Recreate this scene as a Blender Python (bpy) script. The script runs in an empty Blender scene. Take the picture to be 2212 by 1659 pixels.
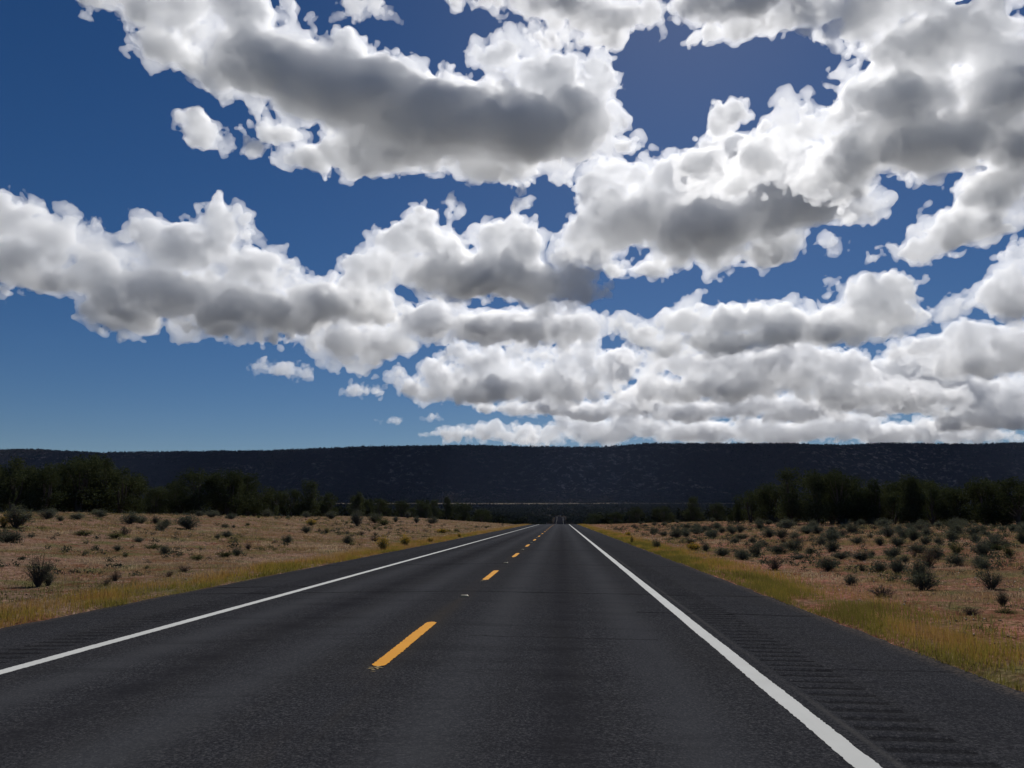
import bpy, math, random
import numpy as np
from mathutils import Vector, Matrix

# ------------------------------------------------------------------ camera
C = bpy.context.scene.collection
scene = bpy.context.scene
R = math.radians
# picture measured on a 2212 x 1659 grid
PW, PH, F = 2212.0, 1659.0, 1840.0
CAM_H = 1.47
PITCH = math.atan((1119.5 - PH / 2) / F)
YAW = math.atan((1213.0 - PW / 2) / (F / math.cos(PITCH) * 1.0))   # looks a little left of the road
cam_d = bpy.data.cameras.new('camera')
cam_d.sensor_fit = 'HORIZONTAL'; cam_d.sensor_width = 36.0
cam_d.lens = 36.0 * F / PW
cam_d.clip_start = 0.05; cam_d.clip_end = 120000.0
cam = bpy.data.objects.new('camera', cam_d); C.objects.link(cam)
cam.location = (0, 0, CAM_H)
cam.rotation_euler = (R(90) + PITCH, 0, YAW)
scene.camera = cam
CM = (Matrix.Rotation(YAW, 3, 'Z') @ Matrix.Rotation(R(90) + PITCH, 3, 'X'))

def ray(px, py):
    """unit direction of a place measured on the photograph"""
    v = CM @ Vector(((px - PW / 2) / F, (PH / 2 - py) / F, -1.0))
    return v.normalized()

def gp(px, py, z=0.0):
    d = ray(px, py)
    t = (z - CAM_H) / d.z
    return Vector((d.x * t, d.y * t, z))

# ------------------------------------------------------------------ sky and sun
SUN_EL, SUN_AZ = R(38.6), R(10)          # azimuth clockwise from the road's direction (+Y)
world = bpy.data.worlds.new('World'); scene.world = world
world.use_nodes = True
wn = world.node_tree; wn.nodes.clear()
sky = wn.nodes.new('ShaderNodeTexSky'); sky.sky_type = 'NISHITA'
sky.sun_disc = False; sky.sun_elevation = SUN_EL; sky.sun_rotation = SUN_AZ
sky.altitude = 2000; sky.air_density = 1.0; sky.dust_density = 0.6; sky.ozone_density = 3.0
hsv = wn.nodes.new('ShaderNodeHueSaturation'); hsv.inputs['Saturation'].default_value = 1.31; hsv.inputs['Hue'].default_value = 0.507
bg = wn.nodes.new('ShaderNodeBackground'); bg.inputs['Strength'].default_value = 0.045
wo = wn.nodes.new('ShaderNodeOutputWorld')
wn.links.new(sky.outputs[0], hsv.inputs['Color']); wn.links.new(hsv.outputs[0], bg.inputs['Color'])
wn.links.new(bg.outputs[0], wo.inputs['Surface'])
sun_d = bpy.data.lights.new('sun', 'SUN'); sun_d.energy = 5.0; sun_d.angle = R(0.53); sun_d.color = (1.0, 0.975, 0.94)
sun = bpy.data.objects.new('sun', sun_d); C.objects.link(sun)
sdir = Vector((math.sin(SUN_AZ) * math.cos(SUN_EL), math.cos(SUN_AZ) * math.cos(SUN_EL), math.sin(SUN_EL)))
sun.rotation_euler = sdir.to_track_quat('Z', 'Y').to_euler()
sun.location = (0, 0, 50)

vs = scene.view_settings
vs.view_transform = 'Standard'; vs.look = 'None'; vs.exposure = -0.17; vs.gamma = 1.0; vs.use_curve_mapping = False
cy = scene.cycles
cy.max_bounces = 30; cy.diffuse_bounces = 2; cy.glossy_bounces = 2; cy.transmission_bounces = 2
cy.volume_bounces = 30; cy.transparent_max_bounces = 64
cy.use_denoising = True
try:
    cy.denoiser = 'OPENIMAGEDENOISE'; cy.denoising_input_passes = 'RGB_ALBEDO_NORMAL'
except Exception: pass
cy.use_adaptive_sampling = True; cy.adaptive_threshold = 0.02
cy.sample_clamp_indirect = 8.0

# ------------------------------------------------------------------ helpers
def tag(o, label=None, cat=None, group=None, kind=None):
    if label: o['label'] = label
    if cat: o['category'] = cat
    if group: o['group'] = group
    if kind: o['kind'] = kind
    return o

def mesh_obj(name, verts, faces, mat=None, parent=None, smooth=False, loc=None):
    me = bpy.data.meshes.new(name)
    verts = np.asarray(verts, dtype=np.float32); faces = np.asarray(faces, dtype=np.int32)
    k = faces.shape[1]
    me.vertices.add(len(verts)); me.vertices.foreach_set('co', verts.ravel())
    me.loops.add(faces.size); me.loops.foreach_set('vertex_index', faces.ravel())
    me.polygons.add(len(faces))
    me.polygons.foreach_set('loop_start', np.arange(0, faces.size, k, dtype=np.int32))
    me.polygons.foreach_set('loop_total', np.full(len(faces), k, dtype=np.int32))
    me.update(calc_edges=True)
    if smooth: me.polygons.foreach_set('use_smooth', np.ones(len(faces), dtype=bool))
    if mat: me.materials.append(mat)
    o = bpy.data.objects.new(name, me); C.objects.link(o)
    if parent: o.parent = parent
    if loc is not None: o.location = loc
    return o

class NT:
    """small node-tree writer"""
    def __init__(s, name):
        s.m = bpy.data.materials.new(name); s.m.use_nodes = True
        s.t = s.m.node_tree; s.t.nodes.clear()
        s.out = s.t.nodes.new('ShaderNodeOutputMaterial')
    def n(s, typ, **kw):
        nd = s.t.nodes.new(typ)
        for k, v in kw.items():
            if k.startswith('i_'):
                key = k[2:]; key = int(key) if key.isdigit() else key.replace('_', ' ')
                if hasattr(v, 'is_linked') or isinstance(v, bpy.types.NodeSocket): s.t.links.new(v, nd.inputs[key])
                else: nd.inputs[key].default_value = v
            else: setattr(nd, k, v)
        return nd
    def link(s, a, b): s.t.links.new(a, b)
    def noise(s, vec, scale, detail=4, rough=0.55, dist=0.0):
        nd = s.n('ShaderNodeTexNoise'); nd.inputs['Scale'].default_value = scale
        nd.inputs['Detail'].default_value = detail; nd.inputs['Roughness'].default_value = rough
        nd.inputs['Distortion'].default_value = dist
        if vec is not None: s.link(vec, nd.inputs['Vector'])
        return nd.outputs[0]
    def ramp(s, fac, stops, interp='LINEAR'):
        nd = s.n('ShaderNodeValToRGB'); nd.color_ramp.interpolation = interp
        el = nd.color_ramp.elements
        while len(el) < len(stops): el.new(0.5)
        for e, (p, c) in zip(el, stops):
            e.position = p; e.color = (c, c, c, 1) if isinstance(c, (int, float)) else (*c, 1)
        s.link(fac, nd.inputs[0]); return nd.outputs[0]
    def mix(s, fac, a, b, mode='MIX'):
        nd = s.n('ShaderNodeMix', data_type='RGBA', blend_type=mode)
        for v, i in ((fac, 0), (a, 6), (b, 7)):
            if isinstance(v, bpy.types.NodeSocket): s.link(v, nd.inputs[i])
            elif isinstance(v, (int, float)): nd.inputs[i].default_value = v if i == 0 else (v, v, v, 1)
            else: nd.inputs[i].default_value = (*v, 1)
        return nd.outputs[2]
    def math(s, op, a, b=0.0, c=None):
        nd = s.n('ShaderNodeMath', operation=op)
        for v, i in ((a, 0), (b, 1), (c, 2)):
            if v is None: continue
            if isinstance(v, bpy.types.NodeSocket): s.link(v, nd.inputs[i])
            else: nd.inputs[i].default_value = v
        return nd.outputs[0]
    def bsdf(s, col, rough=0.9, spec=0.2, bump=None, bstr=0.3, bdist=0.02):
        b = s.n('ShaderNodeBsdfPrincipled')
        if isinstance(col, bpy.types.NodeSocket): s.link(col, b.inputs['Base Color'])
        else: b.inputs['Base Color'].default_value = (*col, 1)
        if isinstance(rough, bpy.types.NodeSocket): s.link(rough, b.inputs['Roughness'])
        else: b.inputs['Roughness'].default_value = rough
        b.inputs['Specular IOR Level'].default_value = spec
        if bump is not None:
            bn = s.n('ShaderNodeBump'); bn.inputs['Strength'].default_value = bstr; bn.inputs['Distance'].default_value = bdist
            s.link(bump, bn.inputs['Height']); s.link(bn.outputs[0], b.inputs['Normal'])
        s.link(b.outputs[0], s.out.inputs['Surface']); return b
# ------------------------------------------------------------------ terrain
def vnoise(x, y, seed=0):
    """smooth value noise on arrays, -1..1"""
    x = np.asarray(x, dtype=np.float64); y = np.asarray(y, dtype=np.float64)
    ix = np.floor(x).astype(np.int64); iy = np.floor(y).astype(np.int64)
    fx = x - ix; fy = y - iy
    fx = fx * fx * (3 - 2 * fx); fy = fy * fy * (3 - 2 * fy)
    def h(a, b):
        n = (a * 374761393 + b * 668265263 + seed * 1442695041) & 0xFFFFFFFF
        n = ((n ^ (n >> 13)) * 1274126177) & 0xFFFFFFFF
        n = (n ^ (n >> 16)) & 0xFFFFFFFF
        return n / 2147483647.5 - 1.0
    return (h(ix, iy) * (1 - fx) + h(ix + 1, iy) * fx) * (1 - fy) + (h(ix, iy + 1) * (1 - fx) + h(ix + 1, iy + 1) * fx) * fy

def fbm(x, y, seed=0, octv=4, gain=0.5):
    s = 0; a = 1.0; t = 0
    for k in range(octv):
        s = s + a * vnoise(x * 2 ** k + 13.7 * k, y * 2 ** k - 7.1 * k, seed + k); t += a; a *= gain
    return s / t

def sstep(a, b, v):
    t = np.clip((v - a) / (b - a), 0, 1); return t * t * (3 - 2 * t)

_yy = np.arange(-200, 4000, 5.0)
_zz = np.interp(_yy, [-200, 222, 300, 450, 600, 750, 900, 1200, 1600, 2400, 3050, 4000],
                     [0, 0, -1.5, -6.5, -9, -7.2, -3.2, 3.5, 14, 36, 58, 95])
_k = np.exp(-0.5 * (np.arange(-12, 13) / 5.0) ** 2); _k /= _k.sum()
_zs = np.convolve(np.pad(_zz, 12, mode='edge'), _k, 'valid')
_b = sstep(235, 330, _yy)
_zz = _zz * (1 - _b) + _zs * _b
def road_z(y): return np.interp(y, _yy, _zz)
def road_x(y):
    """centre of the pavement, straight and then bending left in the valley"""
    t = np.clip(np.asarray(y, dtype=float) - 1150, 0, None)
    return -1.85 - t * t / 620.0
EDGE_R, EDGE_L = 4.15, -8.05           # pavement edges by the road
LINE_R, LINE_L, MID = 1.88, -5.62, -1.86

_rim_px = [(-400, 972), (0, 970), (70, 969.5), (212, 977), (400, 974), (566, 972.6), (787, 963.6), (900, 962), (1017, 960), (1120, 963), (1292, 965), (1394, 957),
           (1500, 957), (1593, 956.5), (1700, 957), (1822, 960.5), (1929, 956), (2097, 959), (2212, 954.8), (2600, 958)]
_rr = [ray(a, b) for a, b in _rim_px]
_rim_t = np.array([d.x / d.y for d in _rr]); _rim_e = np.array([d.z / d.y for d in _rr])

def base_terrain(x, y):
    side = np.where(x < 0, 1.85 * sstep(-9, -48, x) + 0.5 * sstep(-60, -200, x), 0.72 * sstep(5, 38, x) + 0.5 * sstep(50, 200, x))
    near = 1 - sstep(350, 900, y)
    crest = sstep(20, 90, np.abs(x + 2)) * 6.0 * sstep(230, 520, y) * (1 - sstep(600, 1500, y))
    z = road_z(y) + side * (0.3 + .7 * near) + crest
    off = sstep(10, 22, np.abs(x + 2))
    z = z - 0.088 * (1 - sstep(8, 18, np.abs(x + 2))) * (y < 230)
    z = z + off * (0.16 * fbm(x / 9.0, y / 9.0, 3) + 0.35 * fbm(x / 40.0, y / 40.0, 5, 2)) * (1 + 3 * sstep(500, 2500, y))
    return z

def terrain(x, y):
    x = np.asarray(x, dtype=float); y = np.asarray(y, dtype=float)
    z = base_terrain(x, np.minimum(y, 3050))
    rim = 3750 + 260 * fbm(x / 900.0, x * 0 + .3, 21, 3) + 35 * vnoise(x / 130.0, x * 0, 22)
    y0 = 2950 + 160 * fbm(x / 600.0, x * 0 + 4.3, 23, 2)
    zt = rim * np.interp(x / rim, _rim_t, _rim_e) + 1.47 - 4.0
    s = np.clip((y - y0) / (rim - y0), 0, 1)
    g = fbm(x / 190.0 + .6 * fbm(x / 300., y / 300., 30, 2), y / 900.0, 25, 4)
    s2 = np.clip(s + 0.16 * g * np.sin(np.pi * s) * (0.4 + s), 0, 1)
    prof = 0.52 * s2 ** 1.25 + 0.48 * sstep(0.45, 1.0, s2)
    zb = base_terrain(x, np.full_like(y, 2950.0))
    zm = zb + (zt - zb) * prof - np.clip(y - rim, 0, None) * 0.012 + 6 * fbm(x / 60., y / 60., 28, 3) * np.sin(np.pi * s)
    z = np.where(y > y0, np.maximum(zm, z * (1 - s) + zm * s), z)
    z = np.where(y > rim, zt - (y - rim) * .012, z)
    return z

def graded(a, b, n, p):
    t = np.linspace(0, 1, n); return a + (b - a) * t ** p
xs_ = np.concatenate([[-3.0, 0.0, EDGE_R - .25, EDGE_R - 0.05], EDGE_R + np.cumsum(np.full(90, .35)), 36 + graded(1, 110, 70, 1.25), 150 + graded(4, 5200, 300, 1.35), [9000, 20000, 60000]])
xl_ = np.concatenate([[EDGE_L + .25, EDGE_L + 0.05], EDGE_L - np.cumsum(np.full(110, .35)), -47 - graded(1, 110, 70, 1.25), -160 - graded(4, 5600, 310, 1.35), [-9000, -20000, -60000]])
gx = np.unique(np.concatenate([xs_, xl_]))
gy = np.unique(np.concatenate([[-60000, -9000, -1500, -300, -60, -20], np.arange(-10, 60, .5), 60 + graded(0.6, 240, 150, 1.3), 300 + graded(3, 2600, 200, 1.1), np.arange(2912, 4300, 7.0), 4300 + graded(20, 3000, 20, 1.6), [12000, 25000, 60000]]))
GX, GY = np.meshgrid(gx, gy, indexing='ij')
GZ = terrain(GX, GY)
road_c = road_x(GY)
inner = np.abs(GX - (road_c - .1)) < np.where(GY < 400, 6.1, 6.6)
GZ = np.where(inner & (GY < 3000), road_z(np.clip(GY, -200, 3900)) - 0.22 - 0.25 * sstep(400, 900, GY), GZ)
mic = (0.03 * fbm(GX / .9, GY / .9, 61, 2)) * (np.abs(GX + 2) > 7.2) * (GY < 70) * (GY > -12)
nX, nY = GX.shape
vid = np.arange(nX * nY).reshape(nX, nY)
fc = np.stack([vid[:-1, :-1], vid[1:, :-1], vid[1:, 1:], vid[:-1, 1:]], -1).reshape(-1, 4)

nt = NT('dry_ground')
geo = nt.n('ShaderNodeNewGeometry'); P = geo.outputs['Position']
sep = nt.n('ShaderNodeSeparateXYZ'); nt.link(P, sep.inputs[0])
fine = nt.noise(P, 9.0, 6, .7); mid = nt.noise(P, 1.1, 5, .6); big = nt.noise(P, .13, 4, .55)
soil_r = nt.ramp(fine, [(.36, (.090, .036, .026)), (.5, (.235, .100, .070)), (.66, (.40, .22, .16))])
soil_l = nt.ramp(fine, [(.36, (.075, .041, .029)), (.5, (.185, .108, .076)), (.66, (.36, .24, .18))])
lr = nt.ramp(nt.math('ADD', nt.math('MULTIPLY', sep.outputs[0], .05), .5), [(.3, 0), (.7, 1)])
soil = nt.mix(lr, soil_l, soil_r)
dry = nt.ramp(fine, [(.3, (.055, .045, .028)), (.7, (.17, .125, .08))])
salt_m = nt.n('ShaderNodeMapping'); salt_m.inputs['Scale'].default_value = (.10, .45, 1); nt.link(P, salt_m.inputs[0])
salt = nt.ramp(nt.noise(salt_m.outputs[0], 1.0, 6, .7), [(.66, 0), (.70, .7)])
m1 = nt.ramp(nt.math('ADD', nt.math('MULTIPLY', mid, .6), nt.math('MULTIPLY', big, .5)), [(.5, 0), (.64, .85)])
col = nt.mix(m1, soil, dry)
olive = nt.ramp(nt.noise(P, .33, 6, .65), [(.51, 0), (.60, .7)])
col = nt.mix(olive, col, nt.ramp(fine, [(.36, (.035, .044, .014)), (.64, (.125, .132, .048))]))
rust = nt.ramp(nt.noise(P, .5, 6, .7, 1.0), [(.52, 0), (.59, .8)])
col = nt.mix(rust, col, nt.ramp(fine, [(.36, (.05, .022, .013)), (.64, (.19, .082, .048))]))
col = nt.mix(nt.math('MULTIPLY', salt, nt.math('LESS_THAN', sep.outputs[0], -14.0)), col, (.42, .35, .29))
# forest floor away from the clearing
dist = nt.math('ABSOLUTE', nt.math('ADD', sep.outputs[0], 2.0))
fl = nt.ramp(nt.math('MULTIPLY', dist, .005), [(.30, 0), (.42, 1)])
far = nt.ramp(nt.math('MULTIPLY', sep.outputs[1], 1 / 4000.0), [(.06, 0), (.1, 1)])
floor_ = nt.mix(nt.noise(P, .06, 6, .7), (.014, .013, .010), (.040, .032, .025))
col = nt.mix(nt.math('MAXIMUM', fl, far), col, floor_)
# pale grassy clearing across the foot of the plateau
yy = nt.math('ADD', sep.outputs[1], nt.math('MULTIPLY', nt.noise(P, .004, 3), 260.0))
strip = nt.math('MULTIPLY', nt.math('GREATER_THAN', yy, 2760.0), nt.math('LESS_THAN', yy, 2930.0))
strip = nt.math('MULTIPLY', strip, nt.ramp(nt.math('MULTIPLY', nt.math('ADD', sep.outputs[0], 900.0), 1 / 2000.0), [(.0, 1), (.72, 1), (.82, 0)]))
strip = nt.math('MULTIPLY', strip, nt.ramp(nt.noise(P, .02, 4), [(.3, .5), (.5, 1)]))
col = nt.mix(strip, col, (.13, .11, .08))
# rock showing on the slope
rock = nt.ramp(nt.noise(P, .035, 6, .75), [(.52, 0), (.66, .8)])
hgt = nt.ramp(nt.math('MULTIPLY', sep.outputs[2], 1 / 330.0), [(.2, 0), (.3, 1), (.9, .8), (.97, .2)])
patch = nt.ramp(nt.noise(P, .0022, 2), [(.45, .1), (.6, .8)])
for xc_, w_ in ((120.0, 420.0), (1350.0, 480.0)):
    pd = nt.math('DIVIDE', nt.math('ABSOLUTE', nt.math('SUBTRACT', nt.math('ADD', sep.outputs[0], nt.math('MULTIPLY', nt.noise(P, .004, 4), 300.0)), xc_ + 150)), w_)
    patch = nt.math('MAXIMUM', patch, nt.ramp(pd, [(.2, 1.0), (1.0, 0)]))
col = nt.mix(nt.math('MULTIPLY', nt.math('MULTIPLY', rock, hgt), patch), col, (.34, .29, .25))
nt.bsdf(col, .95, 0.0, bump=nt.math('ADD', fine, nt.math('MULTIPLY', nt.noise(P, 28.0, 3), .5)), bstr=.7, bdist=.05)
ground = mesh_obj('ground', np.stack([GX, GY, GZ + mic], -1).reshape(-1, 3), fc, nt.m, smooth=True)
tag(ground, kind='structure')

# ------------------------------------------------------------------ road
rows = np.concatenate([np.arange(-10, 70, .06), 70 + graded(.1, 260, 90, 1.2), 340 + graded(8, 1100, 90, 1.1)])
cols = np.array([EDGE_L - .1, EDGE_L, -7.3, -6.65, -6.6, -6.5, -6.2, -5.98, -5.94, -5.8, -5.2, -4.5, -3.7, -2.9, -2.0, -1.72, -1, 0, .8, 1.4, 1.76, 2.12, 2.18, 2.3, 2.55, 2.74, 2.80, 3.4, EDGE_R, EDGE_R + .1])
RX, RY = np.meshgrid(cols, rows, indexing='ij')
z = road_z(RY)
ph = np.clip(np.sin(RY * 2 * np.pi / .305) + .1, 0, 1)
inr = ((RX > -6.62) & (RX < -5.97)) | ((RX > 2.15) & (RX < 2.77))
z = z - inr * ph * .02 * (RY < 70)
crown_ = -0.015 * np.abs(RX - MID) * (RY < 230)
edge = (RX < EDGE_L - .05) | (RX > EDGE_R + .05)
jag = 0.07 * fbm(RY / .7, RX * 0 + (RX > 0) * 9, 71, 3)
RXj = RX + np.where((RX <= EDGE_L) | (RX >= EDGE_R), jag, 0)
z = z - edge * .12
RXw = RXj + (road_x(RY) + 1.85)
n0, n1 = RX.shape
vid = np.arange(n0 * n1).reshape(n0, n1)
fr = np.stack([vid[:-1, :-1], vid[1:, :-1], vid[1:, 1:], vid[:-1, 1:]], -1).reshape(-1, 4)
nt = NT('asphalt')
geo = nt.n('ShaderNodeNewGeometry'); P = geo.outputs['Position']
sep = nt.n('ShaderNodeSeparateXYZ'); nt.link(P, sep.inputs[0]); X, Y = sep.outputs[0], sep.outputs[1]
mp = nt.n('ShaderNodeMapping'); mp.inputs['Scale'].default_value = (1, .12, 1); nt.link(P, mp.inputs[0]); LP = mp.outputs[0]
mt = nt.n('ShaderNodeMapping'); mt.inputs['Scale'].default_value = (.35, 1.6, 1); nt.link(P, mt.inputs[0]); TP = mt.outputs[0]
grit = nt.noise(P, 48.0, 3, .85); agg = nt.noise(P, 21.0, 4, .8)
blot = nt.noise(LP, 1.3, 5, .6); tran = nt.noise(TP, 1.2, 5, .65)
col = nt.ramp(grit, [(.38, (.015, .0155, .018)), (.49, (.032, .0325, .037)), (.57, (.050, .050, .054)), (.68, (.10, .098, .094))])
col = nt.mix(nt.math('MULTIPLY', nt.ramp(agg, [(.42, 1), (.54, 0)]), .6), col, (.015, .016, .019))
# wheel paths polished paler, their bluish sky sheen put into the colour, centre of the lane and outer shoulder darker
def band(c, w):
    d = nt.math('ABSOLUTE', nt.math('SUBTRACT', X, c)); return nt.ramp(nt.math('DIVIDE', d, w), [(.0, 1), (1.0, 0)], 'EASE')
wheel = nt.math('MAXIMUM', nt.math('MAXIMUM', band(-.95, .55), band(.95, .55)), nt.math('MAXIMUM', band(-4.7, .55), band(-2.9, .55)))
col = nt.mix(nt.math('MULTIPLY', wheel, nt.ramp(blot, [(.3, .2), (.7, .6)])), col, (.062, .064, .070))
oil = nt.math('MAXIMUM', band(0.0, .4), band(-3.8, .4))
col = nt.mix(nt.math('MULTIPLY', oil, nt.ramp(tran, [(.35, .8), (.65, .3)])), col, (.018, .018, .021))
col = nt.mix(nt.ramp(blot, [(.45, 0), (.75, .35)]), col, (.032, .031, .030))
col = nt.mix(nt.ramp(tran, [(.3, .3), (.5, 0)]), col, (.015, .015, .017))
# faint pale lane of dust between line and rumble strip, tan scuffing along the middle
col = nt.mix(nt.math('MULTIPLY', band(2.10, .05), nt.ramp(blot, [(.35, .1), (.6, .6)])), col, (.07, .067, .064))
col = nt.mix(nt.math('MULTIPLY', band(-1.86, .3), nt.ramp(blot, [(.4, .0), (.6, .45)])), col, (.05, .042, .033))
# transverse seams and cracks
wob = nt.math('MULTIPLY', nt.math('SUBTRACT', nt.noise(P, .9, 5, .7), .5), .55)
yw = nt.math('ADD', Y, wob)
for (yc, w, x0, x1, s_) in ((17.8, .06, -20, 20, .6), (14.4, .05, 1.2, 20, .75), (19.5, .08, -20, -5.5, .9), (28.6, .11, -20, 20, .5), (41.0, .18, -20, 20, .45), (11.2, .03, -1.2, 1.2, .5), (5.15, .035, 2.3, 4.6, .95), (9.3, .03, 2.6, 4.6, .5), (57, .3, -20, 20, .45)):
    d = nt.math('LESS_THAN', nt.math('ABSOLUTE', nt.math('SUBTRACT', yw, yc)), w)
    d = nt.math('MULTIPLY', d, nt.math('MULTIPLY', nt.math('GREATER_THAN', X, x0), nt.math('LESS_THAN', X, x1)))
    col = nt.mix(nt.math('MULTIPLY', d, s_), col, (.008, .008, .009))
# gravel dusting at the outer edge
ed = nt.math('MAXIMUM', nt.ramp(nt.math('SUBTRACT', X, EDGE_R - .6), [(.35, 0), (.62, 1)]), nt.ramp(nt.math('SUBTRACT', EDGE_L + .6, X), [(.35, 0), (.62, 1)]))
ed = nt.math('MULTIPLY', ed, nt.math('LESS_THAN', Y, 300.0))
col = nt.mix(nt.math('MULTIPLY', ed, nt.ramp(agg, [(.45, 0), (.6, .7)])), col, (.13, .10, .078))
col = nt.mix(nt.ramp(nt.math('MULTIPLY', Y, 1 / 400.0), [(.1, 0), (.55, .45)]), col, (.070, .072, .080))  # paler with distance: grazing sheen of the asphalt put into the colour
col = nt.mix(nt.math('GREATER_THAN', Y, 500.0), col, (.010, .010, .012))  # far road painted dark in place of cloud shadow
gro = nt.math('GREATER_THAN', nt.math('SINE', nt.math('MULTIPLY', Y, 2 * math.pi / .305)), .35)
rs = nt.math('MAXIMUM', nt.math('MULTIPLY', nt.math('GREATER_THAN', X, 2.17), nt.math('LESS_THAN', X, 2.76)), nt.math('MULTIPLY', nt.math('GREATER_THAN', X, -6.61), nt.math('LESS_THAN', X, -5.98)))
col = nt.mix(nt.math('MULTIPLY', nt.math('MULTIPLY', gro, rs), .45), col, (.009, .009, .0095))  # rumble grooves painted darker: gathered dirt plus groove shade in the colour
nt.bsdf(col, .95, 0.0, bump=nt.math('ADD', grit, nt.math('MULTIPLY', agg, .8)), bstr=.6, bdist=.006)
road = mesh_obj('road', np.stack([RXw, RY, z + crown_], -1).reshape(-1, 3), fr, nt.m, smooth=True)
tag(road, kind='structure')
def road_surf(x, y): return float(road_z(y) - (0.015 * abs(x - MID) if y < 230 else 0))

# ------------------------------------------------------------------ painted markings: thin worn sheets on the asphalt
def paint_mat(name, c, worn, edge_amt=.5):
    nt = NT(name)
    geo = nt.n('ShaderNodeNewGeometry'); P = geo.outputs['Position']
    g = nt.noise(P, 70.0, 4, .8); b = nt.noise(P, 3.0, 4, .6)
    col = nt.mix(nt.ramp(nt.math('ADD', nt.math('MULTIPLY', g, .7), nt.math('MULTIPLY', b, .3)), [(worn - .10, 1), (worn, 0)]), c, (.05, .05, .052))
    col = nt.mix(nt.ramp(nt.noise(P, 1.1, 4), [(.35, .22), (.65, 0)]), col, tuple(v * .62 for v in c))
    nt.bsdf(col, .9, .06, bump=g, bstr=.4, bdist=.004)
    return nt.m
white = paint_mat('white_road_paint', (.50, .50, .475), .36)
yellow = paint_mat('yellow_road_paint', (.64, .285, .028), .40)
pale_yellow = paint_mat('worn_yellow_paint', (.62, .46, .20), .52)

def stripe(name, xc, w, y0, y1, mat, zoff=.005, seed=1, step=None, jag=.006, taper=0.0):
    ys = [y0]
    while ys[-1] < y1 - 1e-6:
        ys.append(min(y1, ys[-1] + (step or (.035 if ys[-1] < 25 else .25 if ys[-1] < 90 else 3.0 if ys[-1] < 400 else 12.0))))
    ys = np.array(ys)
    rng = np.random.default_rng(seed)
    jl = rng.uniform(-jag, jag, len(ys)) + .006 * fbm(ys / .8, ys * 0, seed, 3)
    jr = rng.uniform(-jag, jag, len(ys)) + .006 * fbm(ys / .8, ys * 0 + 5, seed, 3)
    hw = np.full(len(ys), w / 2)
    if taper:
        hw = hw * np.clip(np.minimum(ys - y0, y1 - ys) / taper, .35, 1)
    off = road_x(ys) + 1.85
    cr = np.where(ys < 230, -.015 * abs(xc - MID), 0)
    a = np.stack([xc - hw + jl + off, ys, road_z(ys) + cr + zoff], -1)
    m = np.stack([xc + off, ys, road_z(ys) + cr + zoff + .0012], -1)
    b = np.stack([xc + hw + jr + off, ys, road_z(ys) + cr + zoff], -1)
    n = len(ys); i = np.arange(n - 1)
    f = np.concatenate([np.stack([i, i + n, i + n + 1, i + 1], -1), np.stack([i + n, i + 2 * n, i + 2 * n + 1, i + n + 1], -1)])
    return mesh_obj(name, np.concatenate([a, m, b]), f, mat)
tag(stripe('edge_line', LINE_R, .17, -9, 620, white, seed=3), kind='structure')
tag(stripe('edge_line', LINE_L, .165, -9, 620, white, seed=4), kind='structure')
y0 = 8.55 - 12.2
k = 0
while y0 < 330:
    if y0 > -8:
        d_ = stripe('lane_dash', MID, .15, y0 + .25, y0 + 3.95, yellow, seed=10 + k, jag=.008, taper=.05); tag(d_, kind='structure')
        if -1 < y0 < 90:
            rg = np.random.default_rng(70 + k); V = []; Q = []
            for q in range(16):
                yc = y0 + .26 - abs(rg.normal(0, .16)); xc = MID + rg.uniform(-.05, .05); w_ = rg.uniform(.008, .045); l_ = rg.uniform(.006, .022)
                zc = float(road_z(yc)) + .0052
                V += [(xc - w_, yc, zc), (xc + w_ * .4, yc - l_, zc), (xc + w_, yc + l_ * .3, zc), (xc - w_ * .2, yc + l_, zc)]; Q.append([4 * q, 4 * q + 1, 4 * q + 2, 4 * q + 3])
            tag(mesh_obj('lane_dash_flecks', V, Q, pale_yellow), kind='structure')
    y0 += 12.2; k += 1
tag(stripe('edge_line', LINE_R, .1, 640, 1420, white, seed=5), kind='structure')
tag(stripe('edge_line', LINE_L, .1, 640, 1420, white, seed=6), kind='structure')
# ------------------------------------------------------------------ clouds: closed billowy meshes filled with scattering air
def bspline_mat(n_out, n_lat, coords):
    """separable cubic B-spline rows: coords (in lattice units) -> weights on n_lat lattice points"""
    M = np.zeros((n_out, n_lat), dtype=np.float32)
    i0 = np.floor(coords).astype(int); f = (coords - i0).astype(np.float32)
    w = [(1 - f) ** 3 / 6, (3 * f ** 3 - 6 * f ** 2 + 4) / 6, (-3 * f ** 3 + 3 * f ** 2 + 3 * f + 1) / 6, f ** 3 / 6]
    for k in range(4):
        M[np.arange(n_out), (i0 + k) % n_lat] += w[k]
    return M

def lattice_noise(rng, xs, ys, zs, wl):
    """smooth noise of wavelength wl on the grid xs*ys*zs, roughly -1..1"""
    out = []
    for a in (xs, ys, zs):
        c = (a - a[0]) / wl + 0.37
        out.append((c, int(c[-1]) + 5))
    L = rng.uniform(-1, 1, (out[0][1], out[1][1], out[2][1])).astype(np.float32)
    A, B, D = (bspline_mat(len(c), n, c) for c, n in out)
    T = np.tensordot(A, L, (1, 0))                   # x, ly, lz
    T = np.tensordot(T, B, (1, 1))                   # x, lz, y
    T = np.tensordot(T, D, (1, 1))                   # x, y, z
    return T * 2.3

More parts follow.
